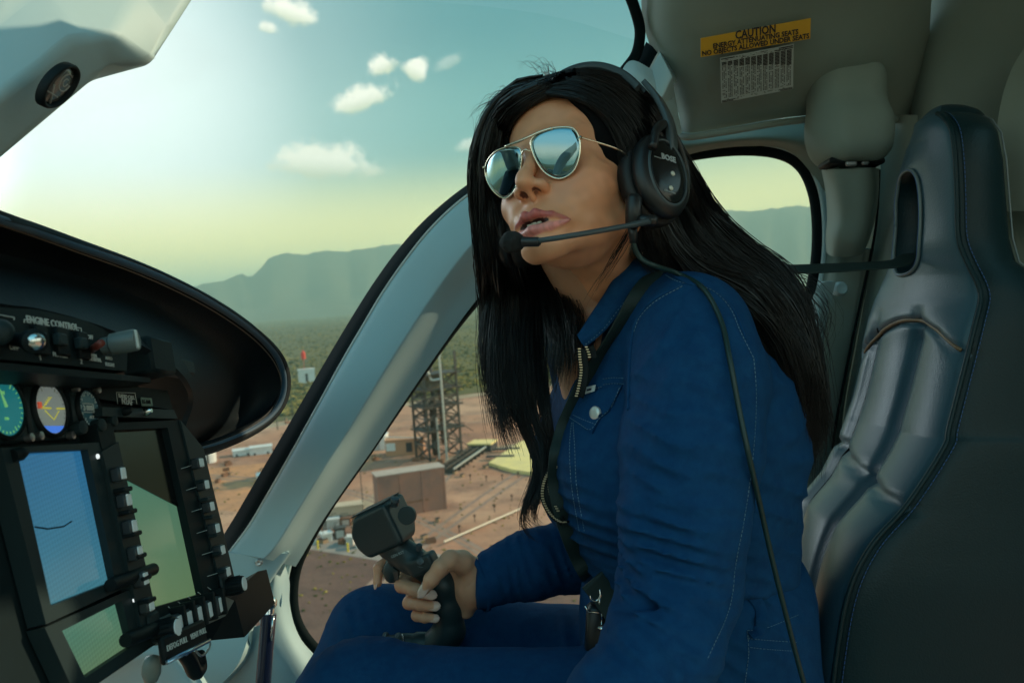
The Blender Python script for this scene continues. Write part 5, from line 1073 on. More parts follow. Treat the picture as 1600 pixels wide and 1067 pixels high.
cv,cf=isosurf(sd_core,(-.42,.55,-.95),(.42,1.30,.15),.009)
allv=np.concatenate([hv,nv,cv]); allf=np.concatenate([hf,nf+len(hv),cf+len(hv)+len(nv)])
person=obj('person',allv,allf,M_skin); vcol(person,np.concatenate([hc,nc,np.tile([.5,.26,.16],(len(cv),1))]))
tag(person,'woman pilot with long black hair in dark blue denim, right hand on the cyclic grip','person')
# teeth
t=MB()
for k in range(-4,5):
    a_=k*.0058; c=HL([a_,-.0768+abs(k)*.00015,.0935-abs(a_)**2*22])[0]; t.lathe(c-HRm[:,2]*.003,HRm[:,2],[(.0030,0),(.0031,.003),(.0026,.0045)],10)
t.build('teeth',mat('tooth_enamel',(.62,.56,.46),.25),person,smooth=True)
# nails
M_nail=mat('pearl_nail_varnish',(.86,.56,.47),.12,coat=.8,sss=.1)
def nail(tip,prev,w_,L,out):
    tip=np.array(tip);prev=np.array(prev); d=unit(tip-prev); o=unit(out-d*np.dot(out,d)); s=np.cross(d,o); rows=[]
    for i,t_ in enumerate(np.linspace(-.45,.75,9)):
        ww=w_*(1.0 if t_<.25 else max(.12,1-((t_-.25)/.5)**2*.85)); 
        rows.append([tip+d*t_*L+s*ww*x+o*(w_*.95-.35*w_*x*x-.12*L*max(0,t_)**2) for x in np.linspace(-1,1,7)])
    R=np.array(rows); m,n=R.shape[:2]; v=np.concatenate([R.reshape(-1,3),(R-o*.0007).reshape(-1,3)]); q=m*n
    f=[(i*n+j,i*n+j+1,(i+1)*n+j+1,(i+1)*n+j) for i in range(m-1) for j in range(n-1)]; f+=[tuple(q+x for x in g[::-1]) for g in f]
    f+=[(j,q+j,q+j+1,j+1) for j in range(n-1)]+[((m-1)*n+j,(m-1)*n+j+1,q+(m-1)*n+j+1,q+(m-1)*n+j) for j in range(n-1)]+[(i*n,(i+1)*n,q+(i+1)*n,q+i*n) for i in range(m-1)]+[(i*n+n-1,q+i*n+n-1,q+(i+1)*n+n-1,(i+1)*n+n-1) for i in range(m-1)]
    fix(obj('fingernail',v,f,M_nail,person))
cm=np.array([0,-1.,.15])
nail(thumb[0][-1],thumb[0][-2],.0072,.018,cm+np.array([-.5,0,.25]))
for (pts,rs),L in zip(fing[1:],(.0165,.0155,.0135)): nail(pts[-1],pts[-2],rs[-1]*.98,L,cm+np.array([.1,0,.3]))
nail(fing[0][0][-1],fing[0][0][-2],.0056,.0125,np.array([-.75,-.55,.0]))
# ---------------------------------------------------------------- denim jumpsuit
st_c=[ # z by py at d .98, centre x px..., half width along facing, half width across
 (455,985,38,.060),(480,990,60,.085),(510,1010,95,.125),(545,1030,128,.155),(590,1042,160,.172),(640,1048,178,.178),(700,1046,194,.180),(760,1042,185,.174),(820,1051,175,.165),(880,1068,158,.155),(940,1086,148,.154),(1000,1094,148,.165),(1060,1100,150,.175),(1140,1110,152,.178)]
zc=np.array([V(x,y,.985)[2] for y,x,a_,b_ in st_c])[::-1]; xc=np.array([V(x,y,.985)[0] for y,x,a_,b_ in st_c])[::-1]; ac=np.array([a_/1200*.985 for y,x,a_,b_ in st_c])[::-1]; bc=np.array([b_ for y,x,a_,b_ in st_c])[::-1]
FD=unit([-.975,-.20,0]); SD=np.array([FD[1],-FD[0],0])
if SD[1]>0: SD=-SD
def fold(P,c,d,per,amp,rad,ph=0):
    q=P-np.asarray(c,f32); D=unit(d); t=q@np.asarray(D,f32); g=np.exp(-(q*q).sum(-1)/rad**2); w=np.cross(D,[0,1,0.2]); w=unit(w)
    x=q@np.asarray(w,f32); y=q@np.asarray(unit(np.cross(D,w)),f32); k=f32(2*PI/per)
    n=np.sin(t*k+x*10+snoise(P,13,1)*2.4+ph)+.6*np.sin(t*k*1.5-x*17+y*9+snoise(P,22,2)*2.0+ph*2); n=n/1.6
    r=1-np.sqrt(np.abs(n)+1e-3); return -f32(amp)*2.1*g*(r-.35)
def sd_jacket(P):
    z=P[...,2]; x0=np.interp(z,zc,xc).astype(f32); a_=np.interp(z,zc,ac).astype(f32); b_=np.interp(z,zc,bc).astype(f32)
    qx=P[...,0]-x0; qy=P[...,1]-f32(.985); u=qx*f32(FD[0])+qy*f32(FD[1]); v=qx*f32(SD[0])+qy*f32(SD[1])
    k=(np.abs(u/a_)**2.3+np.abs(v/b_)**2.3)**f32(1/2.3); d=(k-1)*np.minimum(a_,b_)*.85; d=smax(d,z-f32(V(900,436,.985)[2]),.02)
    # bust
    for s in (-1,1):
        d=smin(d,ell(P,V(935,722,.96)+SD*.07*s+np.array([0,0,0]),(.056,.070,.070)),.05)
    # shoulders
    d=smin(d,cap(P,V(1010,480,.95),SN,.048,.062),.05); d=smin(d,cap(P,np.array([.13,1.03,.04]),SF,.05,.060),.05)
    d=smax(d,-(P[...,2]+f32(.288)),.006)
    # sleeves
    arm=chain(P,[SN,V(1087,600,.815),V(1082,700,.79),V(1072,800,.775),EL],[.064,.070,.069,.062,.056],.02)
    arm=smin(arm,chain(P,[EL,V(1032,1010,.72),V(972,1092,.68),WR],[.056,.052,.046,.042],.01),.02)
    arm2=chain(P,[SF,EF,V(900,865,1.12),V(830,880,1.095),V(748,911,1.066)],[.062,.056,.052,.046,.0375],.015)
    arm2=smax(arm2,-(P@np.asarray(unit([1,.1,-.05]),f32)-f32(np.dot(V(742,911,1.066),unit([1,.1,-.05])))),.004)
    # folds on the sleeves
    arm=arm+fold(P,EL+np.array([-.04,-.05,.03]),(.35,0,1),.034,.0055,.085)+fold(P,V(1030,690,.73),(.5,0,.9),.05,.0045,.09,1)+fold(P,V(1010,520,.78),(.8,0,-.5),.05,.0035,.07)+fold(P,V(1000,860,.73),(.25,0,1),.032,.0045,.06,2)
    arm=arm+fold(P,V(990,1030,.67),(.7,0,.7),.04,.004,.06,.5)
    arm=smax(arm,-chain(P,J([(962,936,.722),(1000,945,.707),(1045,962,.705),(1098,990,.715)]),[.004,.006,.006,.003],.004),.014)
    arm2=arm2+fold(P,V(850,880,1.05),(1,0,.25),.032,.0035,.07)+fold(P,V(790,890,1.04),(1,0,.1),.03,.0025,.05,1)
    d=d+fold(P,V(1205,770,.87),(.3,0,1),.075,.0028,.08)+fold(P,V(1200,620,.87),(-.3,0,1),.07,.0024,.07,2)+fold(P,V(1190,900,.86),(.2,0,1),.05,.002,.08,1)+fold(P,V(925,900,.9),(.5,0,1),.04,.005,.08,1)+fold(P,V(930,820,.88),(.3,0,1),.045,.004,.07,.3)
    d=smin(d,arm,.012)      # crease between sleeve and body stays
    d=smin(d,arm2,.02)
    d=d+f32(.0022)*snoise(P,28)+f32(.0012)*snoise(P,70,1)
    # neck opening
    op=cap(P,toH_inv(nm_)+np.array([0,0,.05]),V(918,530,.89),.046,.008); d=smax(d,-op,.008)
    d=smax(d,-(P@np.asarray([0,0,1],f32)+f32(.46)),.005)
    return d
def toH_inv(p): return HL(p)[0]
M_denim=mat('dark_blue_denim',(.004,.045,.135),.82,spec=.15,sheen=.0,var=(70,.5,(.010,.080,.20)),bump=[(900,.5,.0007,'n'),(55,.35,.003,'n'),(17,.4,.012,'n')])
_wt=None
jv,jf=isosurf(sd_jacket,(-.09,.56,-.50),(.45,1.30,.12),.0036,smooth=1)
jk=obj('denim_jacket',jv,jf,M_denim,person)
def sd_trouser(P):
    KN=V(566,1118,.92); KF=V(596,1004,1.18); HN=np.array([.24,.87,-.50]); HF=np.array([.25,1.08,-.475])
    d=chain(P,[HN,V(900,1150,.88),KN],[.098,.092,.080],.02); d=smin(d,cap(P,KN,V(420,1500,.96),.078,.062),.03)
    e=chain(P,[HF,V(900,1050,1.15),V(740,1020,1.18),KF],[.100,.092,.084,.081],.02); e=smin(e,cap(P,KF,V(400,1290,1.2),.079,.064),.03)
    h=ell(P,(.26,.98,-.50),(.135,.19,.13)); h=smin(h,cap(P,(.235,.98,-.34),(.245,.98,-.5),.145,.15),.03)
    d=smin(smin(d,e,.01),h,.03)
    d=d+fold(P,V(560,965,1.04),(1,0,.8),.045,.005,.10)+fold(P,V(1150,1000,.86),(.5,0,1),.05,.005,.08,1)+fold(P,V(880,1000,1.04),(1,0,.2),.05,.004,.08)
    d=smax(d,P[...,2]-f32(V(1200,905,.88)[2]),.004)
    return d+f32(.0025)*snoise(P,22)+f32(.0012)*snoise(P,60,1)
tv,tf=isosurf(sd_trouser,(-.50,.66,-1.02),(.44,1.32,-.24),.0045,smooth=1)
tr=obj('denim_trousers',tv,tf,M_denim,person)
# helpers to lay things on the jacket: march a pixel ray to the surface
def hit(px,py,fn=None,d0=.62,d1=1.3,n=340,lift=.0):
    ds=np.linspace(d0,d1,n); P=(V(px,py,1.0)[None]*ds[:,None]).astype(f32); s=(fn or sd_jacket)(P); i=np.argmax(s<0)
    if s[i]>=0: return V(px,py,.95)
    a_,b_=s[i-1],s[i]; d=ds[i-1]+(ds[i]-ds[i-1])*a_/(a_-b_); return V(px,py,d-lift)
def path(pts,fn=None,n=6,lift=.001,d0=.62):
    Q=catmull(np.array(pts,float),n); return np.array([hit(x,y,fn,lift=lift,d0=d0) for x,y in Q])
M_st=mat('pale_blue_stitching',(.12,.23,.32),.8)
def stitch(mb_,pts,fn=None,lift=.0010,L=.0026,gap=.0016,r=.00042):
    mb=MB()
    P=path(pts,fn,lift=lift); cum=np.concatenate([[0],np.cumsum(np.linalg.norm(np.diff(P,axis=0),axis=1))]); s=0
    while s<cum[-1]: 
        a_=np.array([np.interp(s,cum,P[:,k]) for k in range(3)]); b_=np.array([np.interp(s+L,cum,P[:,k]) for k in range(3)]); mb.tube([a_,b_],r,3); s+=L+gap
    mb.build('stitching',M_st,person)
def seam(name,pts,r=.0016,fn=None,m=None,lift=.0002): MB().tube(path(pts,fn,lift=lift),r,6).build(name,m or M_denim,person,smooth=True)
m=MB()
stitch(m,[(1040,430),(1060,440),(1110,452),(1140,480),(1158,520),(1178,560)]); 
stitch(m,[(1066,447),(1025,470),(1000,495),(990,520)])
stitch(m,[(1178,560),(1182,620),(1178,700),(1165,800),(1150,880),(1140,950),(1105,1030)])
for o_ in (0,9): stitch(m,[(942,592+o_),(958,590+o_),(974,591+o_)])
for o_ in (0,8): stitch(m,[(893+o_*.3,660),(890+o_,700),(893+o_,760),(905+o_,830)])
m.build('stitching',M_st,person)
seam('shoulder_seam',[(1046,428),(1075,443),(1110,450),(1145,482),(1166,530)]); seam('sleeve_seam',[(1066,445),(1022,468),(996,498),(986,540),(983,600),(982,640)],.0022)
m=MB()
for o_ in (0,6): stitch(m,[(1128,900-8+o_),(1160,896+o_),(1200,893+o_),(1248,888+o_)],sd_trouser)
stitch(m,[(1168,985),(1200,980),(1248,960)],sd_trouser); stitch(m,[(1168,985),(1170,1020),(1164,1067)],sd_trouser)
for o_ in (0,14): stitch(m,[(1168+o_*.3,997+o_),(1200,1000+o_),(1245,1003+o_)],sd_trouser)
m.build('trouser_stitching',M_st,person)
m=MB(); m.ribbon(path([(1163,902),(1172,925),(1186,945),(1190,965),(1186,985),(1172,992)],sd_trouser,lift=.004,n=4),.0125,.002,V(1200,950,.8)-V(1180,950,.8)); m.build('belt_loop',M_denim,person,smooth=True)
# pocket flap on the chest
def patch(name,pix,m_,lift=.0015,th=.0022,fn=None,n=7):
    (a0,b0,c0,d0)=[np.array(p,float) for p in pix]; rows=[]
    for i in range(n):
        v=i/(n-1); rows.append([hit(*(((a0*(1-u)+b0*u)*(1-v)+(d0*(1-u)+c0*u)*v)),fn,lift=lift) for u in np.linspace(0,1,n)])
    return sheet(name,rows,m_,person,thick=th,sub=2)
patch('pocket_flap',[(903,617),(972,602),(951,640),(884,646)],M_denim,.004,.003); patch('pocket_flap_corner',[(884,646),(952,640),(938,650),(924,676)],M_denim,.0045,.003)
m=MB(); stitch(m,[(888,651),(905,662),(922,671),(936,654),(950,642)],lift=.0050); stitch(m,[(895,648),(910,655),(928,662)],lift=.0050); stitch(m,[(906,614),(940,604)],lift=.0050); stitch(m,[(968,606),(955,636)],lift=.0050); m.build('flap_stitching',M_st,person)
b=hit(930,645,lift=.0062); bd=unit(np.array([-.75,-.62,.15])); MB().lathe(b,bd,[(.0072,-.002),(.0078,.001),(.0070,.0022),(.0025,.0028)],22).build('snap_button',mat('pearl_button',(.78,.78,.74),.2,.3),person,smooth=True,sharp=50)
q=[hit(x,y,lift=.0085) for x,y in((911,606),(931,601),(929,611),(910,617))]
MB().prism(q,np.array([0,.0008,0])).build('brand_label',mat('white_label',(.68,.70,.70),.6),person)
t=MB(); textmb(t,'GUESS',.0030,sum(q)/4-np.array([0,.0012,0]),q[1]-q[0],q[0]-q[3],bold=.0001); t.build('label_text',mat('navy_ink',(.01,.02,.06),.6),person)
# collar: folded leaf on the near side
col_top=[V(1015,398,.885),V(985,408,.89),V(965,425,.885),V(942,462,.88),V(920,495,.875),V(902,524,.872)]
col_mid=[V(1022,404,.872),V(1000,418,.872),V(980,440,.868),V(957,475,.862),V(934,508,.862),V(907,533,.866)]
col_bot=[V(1040,424,.868),V(1018,434,.868),V(998,452,.864),V(970,486,.860),V(944,518,.862),V(914,543,.868)]
sheet('collar',[[p+np.array([.012,.03,-.02]) for p in col_top],col_top,col_mid,col_bot],M_denim,person,thick=.004,sub=6)
m=MB()
for A_,B_,t_ in ((col_mid,col_bot,.72),(col_top,col_mid,.15)):
    P=catmull([a_*(1-t_)+b_*t_-np.array([0,.0026,0]) for a_,b_ in zip(A_,B_)],14)
    for i in range(0,len(P)-1,2): m.tube([P[i],P[i]+(P[i+1]-P[i])*.75],.0004,3)
m.build('collar_stitching',M_st,person)
sheet('collar_far_leaf',[[V(905,455,.99),V(900,490,.975),V(893,530,.955)],[V(890,470,1.0),V(888,500,.98),V(886,535,.955)],[V(880,490,1.02),V(877,520,1.0),V(880,550,.96)]],M_denim,person,thick=.004,sub=5)
# zip: two rows of teeth along the open front
M_zip=mat('zip_metal',(.75,.66,.50),.28,.9)
def zip_(pts,name='zip'):
    P=catmull(Vs(pts),10); cum=np.concatenate([[0],np.cumsum(np.linalg.norm(np.diff(P,axis=0),axis=1))]); mb=MB(); tp=MB(); tp.ribbon(P+np.array([.003,.002,0]),.012,.0012,(1,-.3,0)); s=0
    while s<cum[-1]:
        a_=np.array([np.interp(s,cum,P[:,k]) for k in range(3)]); mb.box(a_,(.0036,.003,.0014),bev=.0003); s+=.0030
    z_=mb.build(name,M_zip,person); tp.build('zip_tape',M_black,person,smooth=True)
zip_([(905,545,.868),(906,560,.868),(908,580,.868),(904,605,.868),(900,620,.870)]); zip_([(916,542,.866),(920,552,.866),(921,560,.866)])
zip_([(872,728,.90),(862,742,.90),(858,758,.90),(862,778,.90),(872,798,.895)]) ; zip_([(872,728,.89),(858,737,.895),(849,756,.90),(848,778,.90),(858,800,.90),(874,814,.90),(885,815,.895)])
m=MB(); m.lathe(V(912,575,.86),(-.6,-.8,0),[(.001,0),(.001,.001)],6)
MB().tube([V(893,555,.9),V(890,566,.9)],.0012,6).build('zip_pull',M_chrome,person,smooth=True)
# cuff of the far sleeve
cw=V(748,911,1.066); cx=unit(V(830,880,1.095)-cw); 
MB().lathe(cw-cx*.004,cx,[(.0375,0),(.0395,.001),(.0395,.006),(.0378,.0075)],36,capend=False).build('cuff',M_denim,person,smooth=True)
# ---------------------------------------------------------------- hair
M_hair=mat('black_hair',(.0055,.0065,.0075),.34,spec=.45)
HC=(0,.038,-.016); HRad=(.0860,.1070,.1100)
def sd_hcap(P): return ell(P,HC,HRad)
_cam=toH([0,0,0])
def hh(px,py,k=1.0):
    """point on the hair shell under a pixel, or the nearest silhouette point"""
    ds=np.linspace(.70,1.08,400); P=toH(V(px,py,1.0)[None]*ds[:,None]).astype(f32); s=ell(P,HC,np.array(HRad)*k); i=np.argmax(s<0)
    if s[i]>=0: i=int(np.argmin(s))
    return V(px,py,ds[i])
def sd_scalp(P):
    d=ell(P,HC,np.array(HRad)*.965); s,u,f=P[...,0],P[...,1],P[...,2]
    # open the face: hairline
    face=ell(P,(0,-.026,.085),(.0715,.108,.066)); d=smax(d,-face,.008); d=smax(d,-(u+.075+0*s),.01)
    return d+f32(.0012)*snoise(P,120)
sv,sf=isosurf(sd_scalp,(-.12,-.11,-.15),(.12,.17,.13),.003)
obj('hair_mass',HL(sv),sf,mat('hair_roots',(.004,.0045,.005),.85,spec=.1),person)
def resamp(P,m):
    c=np.concatenate([[0],np.cumsum(np.linalg.norm(np.diff(P,axis=0),axis=1))]); t=np.linspace(0,c[-1],m); return np.stack([np.interp(t,c,P[:,k]) for k in range(3)],1)
def strands(name,guides,n,clumps,spread,rad,frizz=.0015,seed=1,taper=.25,lenvar=.12,core=0,M=22):
    """guides: (K,m,3) array of polylines; strands are random blends of neighbouring guides, gathered into clumps"""
    r=np.random.default_rng(seed); Gs=np.array([resamp(catmull(g,5),60) for g in guides]); K=len(Gs); m=Gs.shape[1]
    cu=r.random(clumps)*(K-1); cofs=r.normal(size=(clumps,3))*spread; ph=r.random((clumps,6))*6.28
    ci=r.integers(0,clumps,n); u=cu[ci]; i=np.minimum(u.astype(int),K-2); w=(u-i)[:,None,None]
    base=Gs[i]*(1-w)+Gs[i+1]*w; t=np.linspace(0,1,m)
    grow=np.clip(.35+t*1.1,0,1)[None,:,None]
    # clumps meander, strands converge to the clump end
    me=np.stack([np.sin(ph[ci][:,k:k+1]+t[None]*(5+2*k)) for k in range(3)],-1)*spread*1.5*t[None,:,None]
    off=r.normal(size=(n,1,3))*spread*.55*(1-.80*t[None,:,None])
    fz=np.cumsum(r.normal(size=(n,m,3)),1)/m**.5*frizz*(.4+t[None,:,None])
    P=base+cofs[ci][:,None]*grow+me+off*grow+fz
    # resample to a random length
    L=np.clip(1-(r.random(clumps)**1.6*lenvar*2.2)[ci]-r.random(n)**2*lenvar*.7,.3,1); tt=np.linspace(0,1,M); idx=tt[None]*L[:,None]*(m-1); i0=np.minimum(idx.astype(int),m-2); fr=(idx-i0)[...,None]
    a=np.arange(n)[:,None]; P=P[a,i0]*(1-fr)+P[a,i0+1]*fr
    T=np.gradient(P,axis=1); T/=np.linalg.norm(T,axis=2,keepdims=True)+1e-9; s1=np.cross(T,[.1,-1,.2]); s1/=np.linalg.norm(s1,axis=2,keepdims=True)+1e-9; s2=np.cross(T,s1)
    rr=rad*(r.uniform(.7,1.3,n))[:,None]*np.clip(1.15-tt[None]**3*(1-taper)*1.2,.15,1); rr=rr[...,None]
    ring=np.stack([P+rr*(math.cos(q)*s1+math.sin(q)*s2) for q in (0,2.094,4.189)],2)   # n,M,3,3
    v=ring.reshape(-1,3); b=(np.arange(n)[:,None,None]*M+np.arange(M-1)[None,:,None])*3; j=np.arange(3)[None,None]; j2=(j+1)%3
    f=np.stack([b+j,b+j2,b+3+j2,b+3+j],-1).reshape(-1,4)
    return obj(name,v,f,M_hair,person)
def Gd(L): return np.array([catmull(np.array([np.array(p) for p in g]),3) for g in L])
def mk(pts): # pts: (px,py) -> on the head shell, (px,py,d) -> free
    return [hh(*p) if len(p)==2 else V(*p) for p in pts]
near_g=[mk([(852,148),(898,156),(940,180),(964,212),(976,245),(982,290),(988,340,.83),(1000,400,.86),(1030,440,.87)]),
        mk([(850,138),(890,132),(945,155),(985,205),(1000,260),(1012,320),(1030,370,.86),(1060,420,.87),(1110,455,.87)]),
        mk([(852,128),(900,118),(960,138),(1012,190),(1035,250),(1048,310),(1075,370,.88),(1115,415,.88),(1160,460,.89)]),
        mk([(856,122),(905,111),(975,125),(1030,175),(1058,240),(1075,300),(1110,360,.93),(1155,405,.93),(1200,450,.93)])]
strands('hair_near_side',near_g,5200,170,.0034,.00040,.0030,1)
back_g=[mk([(985,210),(1010,300),(1045,380,.86),(1090,425,.86),(1150,452,.86),(1188,500,.87),(1214,570,.88),(1224,640,.89),(1232,700,.90)]),
        mk([(1000,200),(1035,290),(1068,370,.90),(1120,425,.90),(1178,462,.90),(1216,520,.91),(1236,590,.91),(1244,650,.92),(1250,712,.92)]),
        mk([(1020,190),(1058,270),(1095,350,.95),(1150,410,.95),(1206,455,.95),(1243,520,.95),(1257,595,.95),(1263,660,.95),(1262,722,.95)]),
        mk([(1030,180),(1070,255),(1112,330,.98),(1165,385,.98),(1222,432,.98),(1258,505,.98),(1272,585,.97),(1277,650,.97),(1272,712,.97)])]
strands('hair_down_back',back_g,7500,150,.0072,.00048,.005,2,lenvar=.12)
strands('hair_back_locks',back_g,700,130,.0060,.0019,.002,3,lenvar=.12,taper=.05)
far_g=[mk([(848,128),(800,140),(763,185),(748,240),(751,310,.90),(763,380,.91),(770,450,.97),(774,530,.96),(788,610,.95),(812,690,.94)]),
       mk([(850,136),(808,155),(780,195),(768,250),(766,320,.895),(776,390,.915),(792,460,.98),(790,540,.96),(798,610,.95),(815,690,.93)]),
       mk([(852,142),(818,160),(790,190),(780,250,.93),(790,320,.895),(806,390,.905),(822,470,.99),(818,545,.97),(824,600,.95),(836,660,.94)]),
       mk([(870,130),(850,180,.98),(840,250,1.0),(850,340,1.0),(862,410,1.0),(864,470,.99),(856,530,.97),(850,590,.95),(850,640,.94)]),
       mk([(900,120),(890,180,.98),(890,260,1.0),(885,350,1.0),(862,415,.99),(868,455,.95),(886,510,.885),(888,555,.87),(878,620,.885)])]
strands('hair_far_side',far_g,9500,120,.0074,.00046,.005,4,lenvar=.20)
strands('hair_far_locks',[g[:-1] for g in far_g],650,100,.0070,.0019,.002,5,lenvar=.22,taper=.05)
tip_g=[mk([(800,560,.96),(800,640,.95),(822,700,.93),(832,740,.92),(818,780,.91),(816,810,.91),(832,830,.91)]),
       mk([(830,560,.96),(838,640,.94),(850,700,.93),(845,750,.92),(824,790,.91),(822,815,.91),(840,832,.91)]),
       mk([(850,560,.96),(858,640,.94),(862,700,.93),(852,760,.92),(835,790,.91),(828,812,.91),(846,828,.91)])]
strands('hair_tips',tip_g,900,16,.0040,.00045,.002,6,lenvar=.3)
loose=[mk([(780,420,.97),(766,500,.96),(768,570,.95),(790,620,.94),(800,650,.94),(790,668,.94)]),mk([(820,430,.97),(800,520,.96),(796,600,.95),(820,660,.94),(850,700,.93),(862,740,.93)])]
strands('hair_loose',loose,260,14,.0060,.00040,.003,7,lenvar=.4)
# strand falling on the near side of the neck
neck_g=[mk([(985,300,.80),(980,350,.815),(962,385,.83),(940,420,.845),(922,455,.86),(915,485,.865)]),mk([(995,300,.80),(992,355,.82),(975,392,.835),(955,425,.85),(935,455,.86),(920,480,.865)])]
strands('hair_neck_strand',neck_g,64,12,.0014,.00026,.0022,8,lenvar=.4)
fly=[mk([(855,125),(840,110,.93),(825,98,.93),(812,104,.93),(808,125,.93),(815,140,.93)]),mk([(860,118),(850,104,.93),(835,96,.93),(818,92,.93),(806,100,.93),(802,125,.93)]),mk([(870,115),(862,105,.93),(850,98,.93),(838,108,.93),(826,122,.93),(815,135,.93)])]
strands('hair_flyaway',fly,26,14,.0030,.00030,.004,9,lenvar=.3)
fly2=[mk([(810,145),(780,160,.95),(762,180,.95),(750,205,.95),(742,240,.95)]),mk([(800,140),(775,150,.95),(752,168,.95),(740,195,.95),(735,235,.95)])]
strands('hair_wisps',fly2,70,30,.0050,.00028,.006,10,lenvar=.5)
fly3=[mk([(1100,330,.96),(1150,400,.96),(1200,440,.95),(1250,450,.95),(1285,490,.95),(1290,530,.95),(1272,560,.95),(1260,590,.95)]),mk([(1110,330,.98),(1160,390,.98),(1215,425,.97),(1270,440,.97),(1300,480,.97),(1295,520,.97),(1280,560,.97),(1285,610,.97)])]
strands('hair_wind_blown',fly3,90,26,.0060,.00032,.006,11,lenvar=.5)
# ---------------------------------------------------------------- headset
M_hs=mat('headset_black',(.012,.014,.016),.38,spec=.5); M_hs2=mat('headset_grey',(.055,.075,.085),.35,spec=.5); M_cush=mat('ear_cushion',(.008,.009,.010),.55,bump=[(200,.3,.001,'n')])
hs=thing('aviation_headset','black aviation headset with round ear cup and boom microphone on the pilot','headset',HL([0,0,0])[0])
TH=math.radians(21)
def crot(p):
    p=np.array(p,float).reshape(-1,3); g=np.sign(p[:,0]); ds=np.abs(p[:,0])-.090; df=p[:,2]+.006; q=p.copy(); q[:,0]=g*(.090+ds*math.cos(TH)-df*math.sin(TH)); q[:,2]=-.006+ds*math.sin(TH)+df*math.cos(TH); return q
def oval(s,ru,rf,cu=-.020,cf=-.006,n=44,tilt=0.0,e=1.0):
    a=np.arange(n)*2*PI/n; u=cu+ru*np.sign(np.sin(a))*np.abs(np.sin(a))**e; f=cf+rf*np.sign(np.cos(a))*np.abs(np.cos(a))**e
    s_=np.full(n,s)+0*u; sgn=np.sign(s); return HL(crot(np.stack([s_,u,f],1)))
for sg in (1,-1):
    k=lambda *L,**q: [oval(sg*a,b,c,**q) for a,b,c in L]
    cupp=loft('ear_cup',k((.094,.041,.031),(.096,.047,.037),(.102,.048,.038),(.108,.045,.035),(.1115,.040,.029),(.1120,.036,.026)),M_hs,hs)
    loft('ear_cushion',k((.074,.036,.027),(.073,.043,.034),(.077,.049,.040),(.086,.051,.042),(.093,.049,.040),(.0945,.042,.033)),M_cush,hs)
    if sg>0:
        loft('cup_ring',k((.1105,.0395,.0280),(.1128,.0385,.0272),(.1135,.0370,.0258),(.1125,.0358,.0246)),M_hs2,cupp,cap=False)
        loft('cup_plate',k((.1122,.0358,.0246),(.1132,.0345,.0235),(.1140,.020,.014),(.1142,.002,.0015)),mat('gloss_plate',(.008,.010,.011),.16),cupp)
        axn=HRm@np.array([math.cos(TH),0,math.sin(TH)]); AXN=np.stack([HRm@np.array([math.sin(TH),0,-math.cos(TH)]),axn,HRm[:,1]],1); HC_=lambda p: HL(crot(p))[0]; t=MB(); r_=AXN[:,0]; textmb(t,'BOSE',.0088,HC_([.1148,-.0055,-.006]),r_,HRm[:,1],bold=.0003,narrow=1.0); t.box(HC_([.1146,-.0085,.0095]),(.010,.0006,.0006),AXN); t.build('logo',mat('silver_print',(.5,.52,.52),.3,.5),cupp)
        t=MB(); textmb(t,'A20 Aviation',.0030,HC_([.1142,-.0445,-.003]),r_,HRm[:,1]); t.build('cup_text',mat('grey_print_small',(.4,.42,.42),.4),cupp)
        for u_,f_ in((-.022,-.010),(-.040,-.005)): MB().lathe(HC_([.1140,u_,f_]),axn,[(.0028,0),(.0026,.0012),(.001,.0014)],14).build('cup_button',mat('pale_button',(.7,.68,.58),.3),cupp,smooth=True)
# yoke and band
ang=np.linspace(0,PI,41)
def band(rs,ru,cu,f0,wd,th,a0,a1,name,mt):
    a=np.linspace(a0,a1,36); P=HL(np.stack([rs*np.cos(a),cu+ru*np.sin(a)**1.0,f0+0*a],1)); MB().ribbon(P,wd,th,HRm[:,2]).build(name,mt,hs,smooth=True,sharp=60)
band(.106,.1445,.008,-.008,.024,.0075,.62,PI-.62,'headband',M_hs2)
band(.101,.138,.008,-.012,.021,.007,.72,PI-.72,'headband_pad',M_cush)
band(.1085,.1485,.008,-.008,.013,.004,.55,PI-.55,'headband_rail',M_hs)
for sg in(1,-1):
    P=HL([[sg*.110,-.002,-.012],[sg*.113,.020,-.012],[sg*.1125,.045,-.012],[sg*.104,.075,-.012],[sg*.092,.100,-.012]]); MB().ribbon(catmull(P,5),np.linspace(.017,.022,21),.006,HRm[:,2]).build('slider_arm',M_hs2,hs,smooth=True,sharp=60)
    P=HL([[sg*.106,.040,-.012],[sg*.112,.030,-.028],[sg*.112,.004,-.046],[sg*.110,-.02,-.047]]); MB().tube(catmull(P,6),.0045,8).build('yoke',M_hs,hs,smooth=True)
    P=HL([[sg*.106,.040,-.012],[sg*.112,.034,.006],[sg*.112,.016,.026],[sg*.110,-.006,.034]]); MB().tube(catmull(P,6),.0050,8).build('yoke',M_hs,hs,smooth=True)
